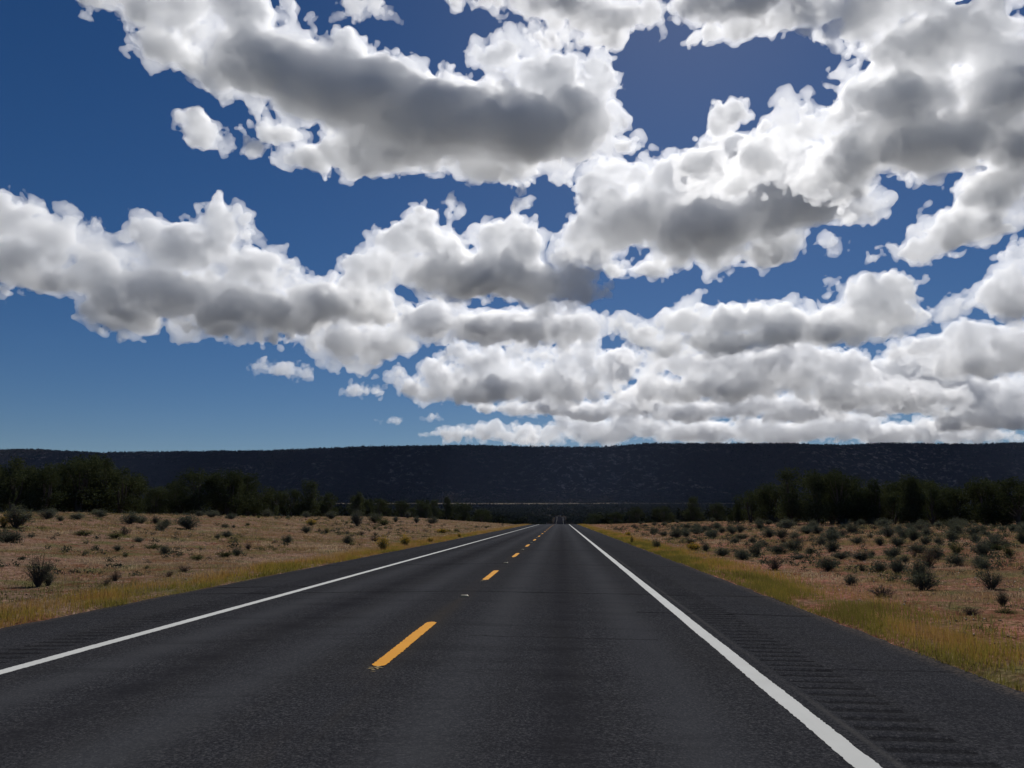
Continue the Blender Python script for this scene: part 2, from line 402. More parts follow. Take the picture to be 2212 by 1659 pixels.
def surface_nets(Fd, xs, ys, zs):
    """closed quad mesh of Fd < 0 (inside) on a regular grid"""
    S = (Fd < 0)
    nx, ny, nz = Fd.shape
    cnt = np.zeros((nx - 1, ny - 1, nz - 1), dtype=np.uint8)
    for i in (0, 1):
        for j in (0, 1):
            for k in (0, 1):
                cnt += S[i:nx - 1 + i, j:ny - 1 + j, k:nz - 1 + k]
    act = (cnt > 0) & (cnt < 8)
    idx = np.argwhere(act)
    vid = np.full(act.shape, -1, dtype=np.int32); vid[act] = np.arange(len(idx))
    pos = np.zeros((len(idx), 3), dtype=np.float32); num = np.zeros(len(idx), dtype=np.float32)
    ix, iy, iz = idx.T
    cor = [(a, b, c) for a in (0, 1) for b in (0, 1) for c in (0, 1)]
    for a in cor:
        for ax in range(3):
            if a[ax] == 1: continue
            b = list(a); b[ax] = 1
            fa = Fd[ix + a[0], iy + a[1], iz + a[2]]; fb = Fd[ix + b[0], iy + b[1], iz + b[2]]
            m = (fa < 0) != (fb < 0)
            t = np.where(m, fa / np.where(m, fa - fb, 1), 0)
            p = np.array(a, dtype=np.float32)[None, :].repeat(len(idx), 0); p[:, ax] += t
            pos[m] += p[m]; num[m] += 1
    pos = pos / num[:, None] + idx
    sp = np.array([xs[1] - xs[0], ys[1] - ys[0], zs[1] - zs[0]], dtype=np.float32)
    v = pos * sp + np.array([xs[0], ys[0], zs[0]], dtype=np.float32)
    quads = []
    for ax in range(3):
        sl0 = [slice(1, -1)] * 3; sl1 = [slice(1, -1)] * 3
        sl0[ax] = slice(0, -1); sl1[ax] = slice(1, None)
        e0 = S[tuple(sl0)]; e1 = S[tuple(sl1)]
        ch = np.argwhere(e0 != e1)
        if not len(ch): continue
        flip = e0[tuple(ch.T)]
        o = ch.copy()
        for a2 in range(3):
            if a2 != ax: o[:, a2] += 1              # grid vertex index
        u, w_ = [(1, 2), (2, 0), (0, 1)][ax]
        def cell(du, dw):
            c = o.copy(); c[:, u] += du; c[:, w_] += dw
            return vid[c[:, 0], c[:, 1], c[:, 2]]
        q = np.stack([cell(-1, -1), cell(0, -1), cell(0, 0), cell(-1, 0)], 1)
        q[~flip] = q[~flip][:, ::-1]
        quads.append(q)
    q = np.concatenate(quads)
    return v, q

def drop_crumbs(v, q, least):
    """remove loose pieces of fewer than `least` corners"""
    lab = np.arange(len(v))
    for _ in range(14):
        m = lab[q].min(1); old = lab.copy()
        for i in range(4): np.minimum.at(lab, q[:, i], m)
        lab = lab[lab]; lab = lab[lab]
        if (old == lab).all(): break
    big = np.bincount(lab, minlength=len(v))[lab] >= least
    q = q[big[q].all(1)]
    use = np.zeros(len(v), dtype=bool); use[q] = True
    re = np.cumsum(use) - 1
    return v[use], re[q]

def cloud_mat(name, sigma, g=0.4):
    nt = NT(name)
    v = nt.n('ShaderNodeVolumeScatter')
    v.inputs['Color'].default_value = (.997, .998, 1, 1)
    v.inputs['Density'].default_value = sigma
    v.inputs['Anisotropy'].default_value = g
    nt.link(v.outputs[0], nt.out.inputs['Volume'])
    return nt.m

NF = []
def make_cloud(label, D, blobs, seed, cell=5.0, amp=1.0, sig=1.0, group=None, fringe=True, wave=80.0, shrink=.93, tur=1.0):
    """blobs: (px, py, rx, ry, depth, offset) on the photograph's grid; D metres to its centre; all lengths grow with D"""
    rng = np.random.default_rng(seed)
    bl = np.array([(b + (None,) * 6)[:6] if False else tuple(b) + ((0.8 * max(b[2], b[3]), 0.0)[len(b) - 4:] if len(b) < 6 else ()) for b in blobs], dtype=np.float32)
    ex = []
    for b in bl:
        for _ in range(int(np.clip(b[2] / 22 * tur, 1, 5 * tur))):
            th = rng.uniform(-.15, 3.3); r = b[3] * rng.uniform(.24, .44 * tur)
            ex.append((b[0] + b[2] * .82 * math.cos(th), b[1] - b[3] * .72 * math.sin(th), r * rng.uniform(.9, 1.5), r, r, b[5] + rng.uniform(-.2, .2) * b[4]))
    bl[:, 2:4] *= shrink
    bl = np.concatenate([bl, np.array(ex, dtype=np.float32)])
    thick = bl[:, 4] > 55
    T_ = bl[thick]; lay = []
    for fs, fd, cap in ((1.0, .26, 40), (.90, .38, 80), (.78, .48, 999), (.60, .54, 999)):
        q_ = T_.copy(); q_[:, 2:4] *= fs; q_[:, 4] = np.minimum(q_[:, 4] * fd, cap); lay.append(q_)
    rest = bl[~thick].copy(); rest[:, 4] *= .7
    bl = np.concatenate(lay + [rest])
    cx, cyy = bl[:, 0].mean(), bl[:, 1].mean()
    X = bl[:, 0] - cx; Y = -(bl[:, 1] - cyy); Z = bl[:, 5]
    pad = 26
    xs = np.arange((X - bl[:, 2]).min() - pad, (X + bl[:, 2]).max() + pad, cell, dtype=np.float32)
    ys = np.arange((Y - bl[:, 3]).min() - pad, (Y + bl[:, 3]).max() + pad, cell, dtype=np.float32)
    zs = np.arange((Z - bl[:, 4]).min() - pad, (Z + bl[:, 4]).max() + pad, cell, dtype=np.float32)
    Fd = np.full((len(xs), len(ys), len(zs)), 1e3, dtype=np.float32)
    k = 14.0
    for x, y, z, rx, ry, rz in zip(X, Y, Z, bl[:, 2], bl[:, 3], bl[:, 4]):
        q = ((xs - x) / rx)[:, None, None] ** 2 + ((ys - y) / ry)[None, :, None] ** 2 + ((zs - z) / rz)[None, None, :] ** 2
        q = np.sqrt(q)
        d = (q - 1) * min(rx, ry, rz) * np.float32(0.9)
        h = np.clip(0.5 + 0.5 * (Fd - d) / k, 0, 1)
        Fd = Fd * (1 - h) + d * h - k * h * (1 - h)
    small = min(bl[:, 3].max(), 60) / 60.0
    base = Fd.copy(); Fd += 10.0 * small
    wl = wave * max(small, .3); a = 11.0 * amp * max(small, .25)
    while wl > cell * 1.5:
        n = lattice_noise(rng, xs, ys, zs, wl)
        Fd -= a * (1.7 * np.abs(n) - 0.6)
        n = lattice_noise(rng, xs, ys, zs, wl * 1.3)
        Fd -= a * 0.38 * n
        wl *= 0.56; a *= 0.73
    def close(A):
        A[0] = A[-1] = 1; A[:, 0] = A[:, -1] = 1; A[:, :, 0] = A[:, :, -1] = 1
        return A
    v, q = drop_crumbs(*surface_nets(close(Fd), xs, ys, zs), 260 if len(blobs) > 3 else 60)
    v2 = None
    if fringe:
        # thin torn vapour round the dense body
        Fr = np.minimum(Fd, Fd * .55 + base * .45) - 5.5 * max(small, .4)
        wl = 34.0 * max(small, .4); a = 9.0 * max(small, .35) * amp
        while wl > cell * 1.5:
            n = lattice_noise(rng, xs, ys, zs, wl)
            Fr -= a * (1.5 * np.abs(n) - 0.62); wl *= 0.52; a *= 0.7
        v2, q2 = drop_crumbs(*surface_nets(close(Fr), xs, ys, zs), 150 if len(blobs) > 3 else 40)
    s = D / F
    w = ray(cx, cyy)
    u = Vector((w.y, -w.x, 0)).normalized()
    up = u.cross(w) * 1.0
    M = Matrix((u, up, w)).transposed()
    o = mesh_obj('cloud', v * s, q, cloud_mat('cloud_vapour', sig * 1.6 / (30.0 * s)))
    o.matrix_world = Matrix.Translation(Vector((0, 0, CAM_H)) + w * D) @ M.to_4x4()
    tag(o, label, 'cloud', group)
    if v2 is not None and len(v2):
        mesh_obj('vapour_fringe', v2 * s, q2, cloud_mat('cloud_fringe_vapour', sig * 0.9 / (30.0 * s)), parent=o)
    NF.append(len(q) + (len(q2) if v2 is not None else 0))
    return o
CLOUDS = [
 ('long grey-bellied cloud with a round knob on its upper edge', 5589, 5, 1.0, 1.0, [
   (330,55,75,50,45,0),(450,70,110,60,70,0),(560,70,120,60,90,0),(420,150,80,40,50,0),
   (610,160,220,95,190,0),(760,200,230,110,230,0),(930,240,240,115,240,0),(1110,250,200,110,210,0),(1220,230,116,106,130,0),(1290,240,56,86,66,0),
   (880,310,190,62,120,0),(1060,120,72,58,60,0),(1180,150,110,70,80,0),(640,290,60,30,40,0),(700,330,60,30,40,0),(1060,340,120,32,60,0),(1330,280,50,40,40,0)]),
 ('small ragged cloud piece under the left end of the longest cloud', 5500, 4, 1.2, .9, [(440,285,48,36,34,0),(480,305,28,22,22,0),(425,262,26,20,20,0)]),
 ('tiny round cloud puff beside the ragged one below the longest cloud', 5500, 3.5, 1.2, .9, [(545,322,26,20,20,0)]),
 ('small pale cloud touching the top edge left of centre', 3300, 4, 1.3, .6, [(775,18,44,26,22,0),(740,40,18,12,10,0),(850,36,10,8,8,0)]),
 ('cloud with frayed lower edge touching the top of the view at the centre', 4425, 5, 1.35, .8, [
   (1080,-6,90,20,40,0),(1190,4,110,38,80,0),(1290,34,110,46,70,0),(1390,34,46,40,40,0),(1260,80,60,22,26,0)]),
 ('dark-bottomed cloud hanging from the top of the view with torn edge', 4815, 5, 1.3, 1.0, [
   (1600,-5,140,40,120,0),(1700,30,80,40,50,0),(1600,50,70,26,34,0),(1745,70,22,26,20,0)]),
 ('largest and brightest cloud mass with grey belly at the right', 4346, 5, 1.1, 1.0, [
   (1900,50,110,75,80,0),(2000,50,96,64,80,0),(2070,20,50,34,30,0),(2080,130,66,60,60,0),(1990,130,150,80,110,0),
   (1960,220,170,70,190,0),(2130,240,120,80,180,0),(2000,300,190,80,210,0),(2150,330,80,60,150,0),(1860,310,110,60,120,0),
   (1780,240,90,55,60,0),(1620,195,56,36,30,0),(1570,260,70,42,44,0),(1690,280,110,52,56,0),(1620,310,80,34,36,0),(1750,190,30,22,20,0),(1780,330,110,40,60,0),
   (2090,410,80,40,60,0),(2030,475,90,44,60,0),(1960,500,60,30,36,0),(2090,490,50,30,40,0),(2270,260,90,70,140,0),(2380,280,80,60,120,0)]),  # last two lobes lie past the right edge, added to shade the plateau
 ('broad dark-centred cloud in front of the middle of the right side', 6796, 5, 1.05, 1.0, [
   (1290,375,52,36,44,0),(1385,375,95,38,60,0),(1500,380,110,52,90,0),(1640,350,110,45,80,0),(1380,450,130,70,130,0),(1520,480,190,85,200,0),
   (1690,440,150,80,200,0),(1600,545,120,36,70,0),(1240,490,36,34,28,0),(1300,520,60,30,36,0),(1400,555,90,26,50,0),(1800,470,90,40,60,0),(1390,318,22,18,16,0),(1700,520,60,30,40,0)]),
 ('wisp of cloud under the right end of the dark-centred cloud', 6796, 3.5, 1.3, .6, [(1812,530,14,15,10,0),(1798,548,8,10,8,0)]),
 ('long left cloud with tall double-headed tower and flat grey base', 5191, 5, 1.0, 1.0, [
   (-60,520,100,60,70,0),(-180,540,120,60,80,0),(-320,560,120,60,80,0),(-450,570,120,60,80,0),(-300,640,120,50,80,0),(-120,610,140,50,90,0),(30,500,110,50,70,0),(110,520,80,46,60,0),(60,570,120,46,90,0),(160,600,90,40,60,0),(210,550,80,40,60,0),  # lobes left of the view are unseen, added to cast shade on the plateau
   (280,480,46,46,44,0),(430,470,60,50,56,0),(465,440,32,26,28,0),(350,520,110,60,90,0),(480,530,100,50,80,0),
   (340,600,150,60,150,0),(500,610,180,55,160,0),(640,580,120,46,100,0),(650,545,40,26,30,0),(740,600,60,30,40,0),(280,650,80,30,60,0),(480,670,50,22,30,0),(420,660,100,26,60,0)]),
 ('tiny flat cloud shred above the valley between the left towers', 5191, 3, 1.2, .6, [(185,478,20,8,8,0)]),
 ('piled white cloud with lumpy rising crown left of centre', 5279, 5, 1.0, 1.0, [
   (975,436,24,18,12,0),(935,470,34,16,14,0),(1105,450,12,14,8,0),(860,520,50,36,40,0),(930,530,70,36,50,0),(1060,510,60,40,50,0),(1130,540,70,40,50,0),
   (1000,590,190,60,140,0),(1160,600,130,48,100,0),(1255,628,60,26,34,0),(1310,632,30,14,20,0),(810,590,60,46,50,0),(770,600,40,30,30,0),(830,650,50,40,40,0)]),
 ('flat-based shelf of cloud directly below the piled white one', 7198, 5, 1.0, 1.0, [
   (1080,700,200,40,120,0),(920,700,90,40,80,0),(1230,690,90,34,60,0),(720,690,90,40,70,0),(760,740,110,46,80,0),(680,680,60,24,40,0),(770,785,50,22,30,0),(870,745,60,24,40,0)]),
 ('small streak of cloud alone in the clear sky at left', 9000, 3, 1.1, .6, [(604,800,28,5,6,0),(632,807,18,3.5,5,0),(605,794,9,5,5,0),(574,795,12,3,4,0)]),
 ('small cloud fragment left of the low cloud bank', 10500, 3, 1.1, .7, [(780,847,22,6,8,0),(767,840,9,5,6,0)]),
 ('low lumpy cloud bank in the middle above the plateau', 11000, 4.5, .9, 1.0, [
   (860,815,34,22,26,0),(900,835,60,26,50,0),(980,820,70,34,50,0),(1040,780,90,28,60,0),(1050,840,140,32,90,0),(1200,830,120,40,90,0),(1265,775,62,40,60,0),(1330,800,50,30,40,0),(1160,770,60,26,40,0),(1400,810,40,26,30,0)]),
 ('wide cloud with round dome at its right end', 3600, 5, 1.0, 1.0, [
   (1350,680,46,24,30,0),(1400,700,60,30,40,0),(1490,680,60,40,50,0),(1570,690,90,42,70,0),(1700,700,110,42,80,0),(1560,730,130,30,80,0),(1860,670,76,48,70,0),(1870,640,52,30,40,0),(1900,700,66,34,60,0),(1790,720,120,30,80,0),(1330,665,20,10,10,0)]),
 ('layered cloud bank streaked with grey under the domed cloud', 9013, 4.5, .9, 1.0, [
   (1420,760,60,24,40,0),(1520,780,90,32,60,0),(1620,790,110,38,80,0),(1730,810,90,40,70,0),(1790,840,70,36,60,0),(1560,830,180,36,110,0),(1850,855,90,26,50,0),(1950,870,80,22,50,0)]),
 ('round white cloud heap low at the right', 14000, 4.5, .9, 1.0, [
   (1955,795,42,34,40,0),(2000,800,66,40,50,0),(1910,800,24,16,16,0),(2040,830,60,34,50,0),(1980,840,60,30,40,0),(2060,850,60,30,40,0)]),
 ('grey-based cloud cut by the right edge at mid height', 8403, 5, 1.0, 1.0, [
   (2040,730,60,24,40,0),(2130,725,36,40,40,0),(2195,745,44,34,50,0),(2150,770,90,36,70,0),(2230,740,40,40,40,0),(2000,735,30,12,14,0),(2330,750,90,50,70,0),(2460,760,90,50,70,0)]),  # last two lobes unseen at right, added for their shadow on the rim
 ('bright tapering cloud cut by the right edge above the grey-based one', 7359, 4.5, 1.1, 1.0, [
   (2222,580,42,46,44,0),(2180,610,70,36,40,0),(2130,632,40,20,24,0),(2240,620,60,44,50,0),(2235,530,16,20,16,0),(2330,600,90,60,70,0),(2450,610,90,60,70,0)]),  # two outermost lobes out of view, added to darken the rim by shadow
 ('low cloud heap in the bottom right corner of the sky', 14000, 4, .9, 1.0, [
   (2120,860,50,34,40,0),(2190,870,60,40,50,0),(2240,860,50,40,50,0),(2100,900,90,20,50,0),(2190,905,70,20,50,0)]),
 ('long thin shadowed cloud layer low over the plateau centre', 15000, 4, .8, 1.0, [
   (1180,872,70,16,50,0),(1290,885,60,20,50,0),(1390,872,70,24,60,0),(1500,885,90,24,70,0),(1610,878,60,30,60,0),(1720,890,90,24,70,0),(1830,880,70,28,60,0),(1900,890,60,16,40,0),(1080,868,50,10,40,0)]),
 ('pointed pale cloud resting on the plateau rim left of the row', 17000, 3.5, .9, 1.0, [
   (960,936,34,5,12,0),(1010,935,40,10,20,0),(1050,925,34,18,24,0),(1090,940,50,16,26,0),(1130,950,30,10,20,0)]),
 ('low white cloud row resting on the plateau rim at the centre', 18000, 4, .9, 1.0, [
   (1180,945,50,20,30,0),(1230,925,50,24,30,0),(1300,935,70,26,40,0),(1380,920,60,26,40,0),(1460,935,80,26,40,0)]),
 ('low grey-white cloud row resting on the plateau rim right of centre', 18500, 4, .9, 1.0, [
   (1560,930,80,28,40,0),(1640,915,50,20,30,0),(1700,935,90,30,50,0),(1800,920,70,26,40,0),(1860,940,60,20,40,0)]),
 ('low domed cloud resting on the plateau rim near the right edge', 19000, 4, .9, 1.0, [
   (1960,930,60,24,40,0),(2030,925,60,20,40,0),(2080,942,60,14,30,0),(2190,950,50,8,20,0)]),
 ('tiny cloud speck above the pointed pale cloud', 17000, 3, 1, .7, [(840,909,12,5,5,0)]),
 ('second tiny cloud speck close above the pointed pale cloud', 17000, 3, 1, .7, [(941,904,10,4,5,0)]),
]
BIG = {9: 1.03}
for i, (lab, D, cell, amp, sig, bl) in enumerate(CLOUDS):
    py = sum(b[1] for b in bl) / len(bl); hi = py < 400
    low = py > 760
    if low: bl = [(b[0], b[1], b[2], b[3] * 1.0) + tuple(b[4:]) for b in bl]
    make_cloud(lab, D, bl, 100 + i, cell=cell * (.6 if low else .72), amp=amp * (1.45 if low else 1.0), sig=sig, shrink=.86 if hi else .95 if low else .98, tur=.9 if hi else 1.9 if low else 1.3)

print('CLOUD QUADS', sum(NF))
# ------------------------------------------------------------------ plant helpers
def hit(px, py):
    """point of the terrain seen at a place of the photograph"""
    d = ray(px, py); o = np.array((0, 0, CAM_H)); dv = np.array(d)
    ts = np.concatenate([np.arange(2, 120, .25), np.arange(120, 900, 1.5)])
    pts = o[None] + ts[:, None] * dv[None]
    h = terrain(pts[:, 0], pts[:, 1])
    i = np.argmax(pts[:, 2] < h)
    if not (pts[:, 2] < h).any(): return None, 0
    p = pts[i]; return Vector((p[0], p[1], float(h[i]))), float(ts[i])

def at_depth(px, d):
    r = ray(px, 1119.5); t = d / math.hypot(r.x, r.y)
    x, y = r.x * t, r.y * t
    return Vector((x, y, float(terrain(x, y))))

MI = CM.transposed()
def project(p):
    v = MI @ (Vector(p) - Vector((0, 0, CAM_H))); return PW / 2 + F * v.x / -v.z, PH / 2 - F * v.y / -v.z, -v.z

def leaf_mat(name, stops, trans=.35, scale=1.0, rough=.8, attr=False):
    nt = NT(name)
    info = nt.n('ShaderNodeObjectInfo')
    if attr:
        a = nt.n('ShaderNodeAttribute'); a.attribute_name = 'tint'; fac = a.outputs['Fac']
    else:
        geo = nt.n('ShaderNodeNewGeometry')
        fac = nt.math('ADD', nt.math('MULTIPLY', geo.outputs['Random Per Island'], .65), nt.math('MULTIPLY', info.outputs['Random'], .35))
    col = nt.ramp(fac, stops)
    d = nt.n('ShaderNodeBsdfDiffuse'); nt.link(col, d.inputs[0])
    t = nt.n('ShaderNodeBsdfTranslucent')
    nt.link(nt.mix(.35, col, (stops[-1][1][0] * 1.1, stops[-1][1][1] * 1.15, stops[-1][1][2] * .6)), t.inputs[0])
    m = nt.n('ShaderNodeMixShader'); m.inputs[0].default_value = trans
    nt.link(d.outputs[0], m.inputs[1]); nt.link(t.outputs[0], m.inputs[2]); nt.link(m.outputs[0], nt.out.inputs['Surface'])
    return nt.m
def bark_mat(name, c1, c2):
    nt = NT(name); tc = nt.n('ShaderNodeTexCoord')
    g = nt.noise(tc.outputs['Object'], 14.0, 5, .7)
    nt.bsdf(nt.mix(g, c1, c2), .95, .1, bump=g, bstr=.8, bdist=.02); return nt.m

def tube(pts, r0, r1, k=6):
    """tapered limb through points"""
    pts = np.array(pts, dtype=float); n = len(pts); V = []; Fq = []
    for i, p in enumerate(pts):
        t = pts[min(i + 1, n - 1)] - pts[max(i - 1, 0)]; t /= np.linalg.norm(t) + 1e-9
        a = np.cross(t, [.3, .9, .1]); a /= np.linalg.norm(a) + 1e-9; b = np.cross(t, a)
        r = r0 + (r1 - r0) * i / (n - 1)
        for j in range(k):
            an = 2 * math.pi * j / k; V.append(p + r * (a * math.cos(an) + b * math.sin(an)))
    for i in range(n - 1):
        for j in range(k):
            j2 = (j + 1) % k; Fq.append((i * k + j, i * k + j2, (i + 1) * k + j2, (i + 1) * k + j))
    return np.array(V), np.array(Fq)
def join(parts):
    V = []; Q = []; n = 0
    for v, f in parts: V.append(v); Q.append(f + n); n += len(v)
    return np.concatenate(V), np.concatenate(Q)
def cards(rng, centers, normals, size, aspect=1.6, jitter=.8):
    """one small leaf spray (quad) at each centre"""
    n = len(centers)
    nn = normals + rng.normal(0, jitter, (n, 3)); nn /= np.linalg.norm(nn, axis=1)[:, None] + 1e-9
    a = np.cross(nn, rng.normal(0, 1, (n, 3))); a /= np.linalg.norm(a, axis=1)[:, None] + 1e-9
    b = np.cross(nn, a)
    s = (size * rng.uniform(.55, 1.35, n))[:, None]
    w = s / aspect
    v = np.stack([centers - a * s * .5, centers + b * w * .5 + a * s * .1, centers + a * s * .55, centers - b * w * .5 - a * s * .05], 1)
    return v.reshape(-1, 3), np.arange(4 * n).reshape(n, 4)

# ------------------------------------------------------------------ junipers and pinyons
needles = leaf_mat('juniper_needles', [(0, (.022, .030, .015)), (.5, (.050, .062, .030)), (.85, (.085, .095, .045)), (1, (.11, .115, .06))], .14)
bark = bark_mat('juniper_bark', (.05, .04, .032), (.13, .11, .09))
def juniper_mesh(seed, H=1.0, wide=.42, lobes=22, n=5200, leaf=.034, conic=.0):
    rng = np.random.default_rng(seed)
    L = []
    for i in range(lobes):
        h = rng.uniform(.14, .86) ** .9
        env = wide * (math.sqrt(max(0, 1 - ((h - .42) / .60) ** 2)) * (1 - conic) + conic * (1.08 - h) * 1.1)
        r = env * math.sqrt(rng.uniform(.1, 1)) * .72; an = rng.uniform(0, 2 * math.pi)
        s = rng.uniform(.10, .19) * (1.1 - .45 * h)
        L.append((r * math.cos(an), r * math.sin(an), h, s * rng.uniform(.85, 1.3), s * rng.uniform(.75, 1.05)))
    L.append((.02, 0, .86, .10, .12)); L.append((rng.uniform(-.1, .1), rng.uniform(-.1, .1), .93 - .08, .07, .10))
    cs = []; ns = []
    w = np.array([l[3] ** 2 for l in L]); w /= w.sum()
    cnt = (w * n).astype(int)
    for (x, y, h, a, b), c in zip(L, cnt):
        d = rng.normal(0, 1, (c, 3)); d /= np.linalg.norm(d, axis=1)[:, None]
        rad = rng.uniform(.35, 1.0, c) ** .45
        # small sub-clumps make the edge uneven
        bump = 1 + .32 * np.sin(d[:, 0] * 7 + seed + x * 40) * np.sin(d[:, 1] * 6 + y * 30) + .2 * np.sin(d[:, 2] * 11 + h * 50)
        p = np.stack([x + d[:, 0] * a * rad * bump, y + d[:, 1] * a * rad * bump, h + d[:, 2] * b * rad * bump], 1)
        cs.append(p); ns.append(d)
    # loose twigs sticking out
    cs = np.concatenate(cs); ns = np.concatenate(ns)
    ok = cs[:, 2] > .03
    v, q = cards(rng, cs[ok], ns[ok], leaf, 1.5, .9)
    parts = []
    for k in range(rng.integers(2, 4)):
        an = rng.uniform(0, 6.28); l = rng.uniform(.03, .08)
        parts.append(tube([(0, 0, -.03), (math.cos(an) * l, math.sin(an) * l, .14), (math.cos(an) * l * 2.0, math.sin(an) * l * 2.0, .36), (math.cos(an) * l * 2, math.sin(an) * l * 2.4, .62)], .032, .008))
    for i in rng.choice(len(L), min(10, len(L)), replace=False):
        x, y, h = L[i][:3]
        parts.append(tube([(x * .12, y * .12, h * .45), (x * .6, y * .6, h * .8), (x, y, h)], .012, .003, 4))
    bv, bq = join(parts)
    return v, q, bv, bq
TREE_VARS = []
for i, (wd, lb, cn) in enumerate([(.46, 22, 0), (.36, 20, .2), (.52, 26, 0), (.30, 16, .5), (.42, 24, .1), (.60, 28, 0), (.24, 14, .75)]):
    v, q, bv, bq = juniper_mesh(500 + i, wide=wd, lobes=lb, conic=cn)
    a = mesh_obj('crown', v, q, needles); b = mesh_obj('trunk', bv, bq, bark)
    TREE_VARS.append((a.data, b.data, wd)); bpy.data.objects.remove(a); bpy.data.objects.remove(b)
trng = random.Random(4)
def add_tree(name, p, h, wscale, var, label, cat, group):
    e = bpy.data.objects.new(name, None); C.objects.link(e); e.empty_display_size = .3
    e.location = p; e.rotation_euler = (0, 0, trng.uniform(0, 6.28))
    e.scale = (h * wscale, h * wscale, h)
    tag(e, label, cat, group)
    for nm, me in (('crown', TREE_VARS[var][0]), ('trunk', TREE_VARS[var][1])):
        c = bpy.data.objects.new(nm, me); C.objects.link(c); c.parent = e
    return e
ENV = [(-200, 985), (0, 990), (33, 985), (80, 995), (110, 1000), (154, 981), (185, 978), (218, 982), (256, 1006), (289, 1024), (307, 1050), (350, 1045), (392, 1031), (422, 1011), (499, 1011), (538, 1022),
       (560, 1040), (582, 1052), (630, 1050), (669, 1037), (710, 1060), (740, 1076), (774, 1062), (820, 1075), (910, 1077), (966, 1072), (1004, 1083), (1025, 1095), (1080, 1104), (1141, 1122), (1200, 1131),
       (1240, 1131), (1285, 1108), (1330, 1104), (1377, 1093), (1430, 1092), (1497, 1072), (1560, 1080), (1600, 1070), (1623, 1058), (1665, 1040), (1690, 1012), (1725, 1012), (1745, 1030), (1761, 1015), (1811, 1013), (1845, 1038), (1865, 1050), (1889, 1035),
       (1925, 1055), (1950, 1028), (1985, 1024), (2013, 1036), (2069, 1049), (2100, 1045), (2125, 1030), (2209, 1027), (2400, 1022)]
def env_y(px): return float(np.interp(px, [a for a, b in ENV], [b for a, b in ENV]))
# (px, top py, depth, width factor, variant, label)
FRONT = [
 (20, 986, 96, 1.0, 0, 'dark juniper at the far left behind the big pale sagebrush'),
 (92, 1003, 93, 1.0, 4, 'lower bushy juniper in the left corner gap before the tallest left tree'),
 (166, 981, 99, .95, 2, 'tallest dark pinyon of the left group with a broad flat top'),
 (212, 983, 101, .9, 1, 'narrow dark pinyon pressed against the right flank of the tallest left one'),
 (258, 1007, 103, 1.0, 0, 'rounded juniper stepping down right of the tallest left group'),
 (288, 1030, 108, .8, 4, 'small juniper closing the left group at the dip in the treeline'),
 (335, 1050, 118, 1.0, 5, 'low spreading juniper in the dip between the two left tree groups'),
 (390, 1031, 120, .9, 0, 'grey-green juniper leading the second left group'),
 (430, 1011, 118, 1.0, 2, 'broad dark pinyon forming the left half of the second left group'),
 (486, 1011, 120, 1.0, 5, 'broad dark pinyon forming the right half of the second left group'),
 (534, 1022, 126, .9, 1, 'upright juniper ending the second left group'),
 (585, 1054, 150, 1.0, 4, 'low round juniper right after the second left group'),
 (628, 1054, 158, 1.0, 5, 'spreading juniper leaning on the pointed pinyon of the left row'),
 (668, 1037, 158, 1.0, 1, 'pointed dark pinyon rising alone midway along the left row'),
 (706, 1062, 172, 1.0, 0, 'round-shouldered juniper beyond the pointed left pinyon'),
 (774, 1062, 205, 1.0, 3, 'narrow upright juniper standing clear where the left row thins'),
 (822, 1075, 222, 1.1, 5, 'low wide juniper past the narrow upright one on the left'),
 (868, 1079, 232, 1.1, 4, 'squat juniper in the thinning left row'),
 (912, 1077, 242, 1.1, 0, 'round juniper left of the last tall tree of the left row'),
 (966, 1072, 256, .8, 3, 'last tall narrow tree of the left row'),
 (1002, 1085, 268, 1.1, 4, 'small juniper directly beyond the last tall tree of the left row'),
 (1040, 1098, 285, 1.2, 5, 'low juniper near the end of the left row'),
 (1285, 1108, 300, 1.3, 5, 'first low juniper of the right row by the end of the road'),
 (1330, 1104, 275, 1.2, 4, 'low juniper second in the right row'),
 (1377, 1093, 262, 1.0, 0, 'round juniper over the far sagebrush on the right'),
 (1432, 1092, 245, 1.2, 5, 'wide flat-topped juniper before the tall right pinyon'),
 (1497, 1072, 208, 1.0, 1, 'tall pinyon rising first out of the right row'),
 (1550, 1084, 180, 1.1, 4, 'juniper in the dip after the first tall right pinyon'),
 (1622, 1058, 140, 1.1, 0, 'rounded juniper at the left foot of the tallest right group'),
 (1664, 1042, 128, .9, 4, 'juniper shoulder climbing to the tallest right group'),
 (1707, 1010, 115, .85, 1, 'tall narrow dark pinyon leading the tallest right group'),
 (1765, 1015, 112, .8, 1, 'tall dark pinyon second in the tallest right group'),
 (1812, 1013, 112, .9, 2, 'broad dark pinyon at the heart of the tallest right group'),
 (1848, 1040, 114, .9, 0, 'juniper on the falling right side of the tallest right group'),
 (1889, 1035, 112, .95, 3, 'spire-shaped juniper alone between the two right groups'),
 (1930, 1058, 113, 1.0, 5, 'low juniper in the dip after the spire-shaped one'),
 (1968, 1024, 109, .7, 1, 'tall upright pinyon opening the far right group'),
 (2016, 1037, 110, 1.0, 0, 'round-topped pinyon right of the tall upright one'),
 (2070, 1050, 112, 1.1, 4, 'spreading juniper filling the middle of the far right group'),
 (2130, 1030, 107, 1.0, 2, 'broad dark pinyon nearly at the right edge'),
 (2200, 1027, 105, 1.1, 5, 'large dark pinyon cut by the right edge'),
]
def tree_to(px, top, dep):
    p = at_depth(px, dep)
    # height that puts the top at this elevation
    r = ray(px, top); h = CAM_H + r.z / math.hypot(r.x, r.y) * dep - p.z
    return p, h
for (px, top, dep, wf, var, lab) in FRONT:
    p, h = tree_to(px, top, dep)
    h = max(h, 2.0)
    add_tree('pinyon_tree' if 'pinyon' in lab else 'juniper_tree', p, h * 1.02, wf * 1.06, var, lab, 'tree', 'trees edging the clearing')
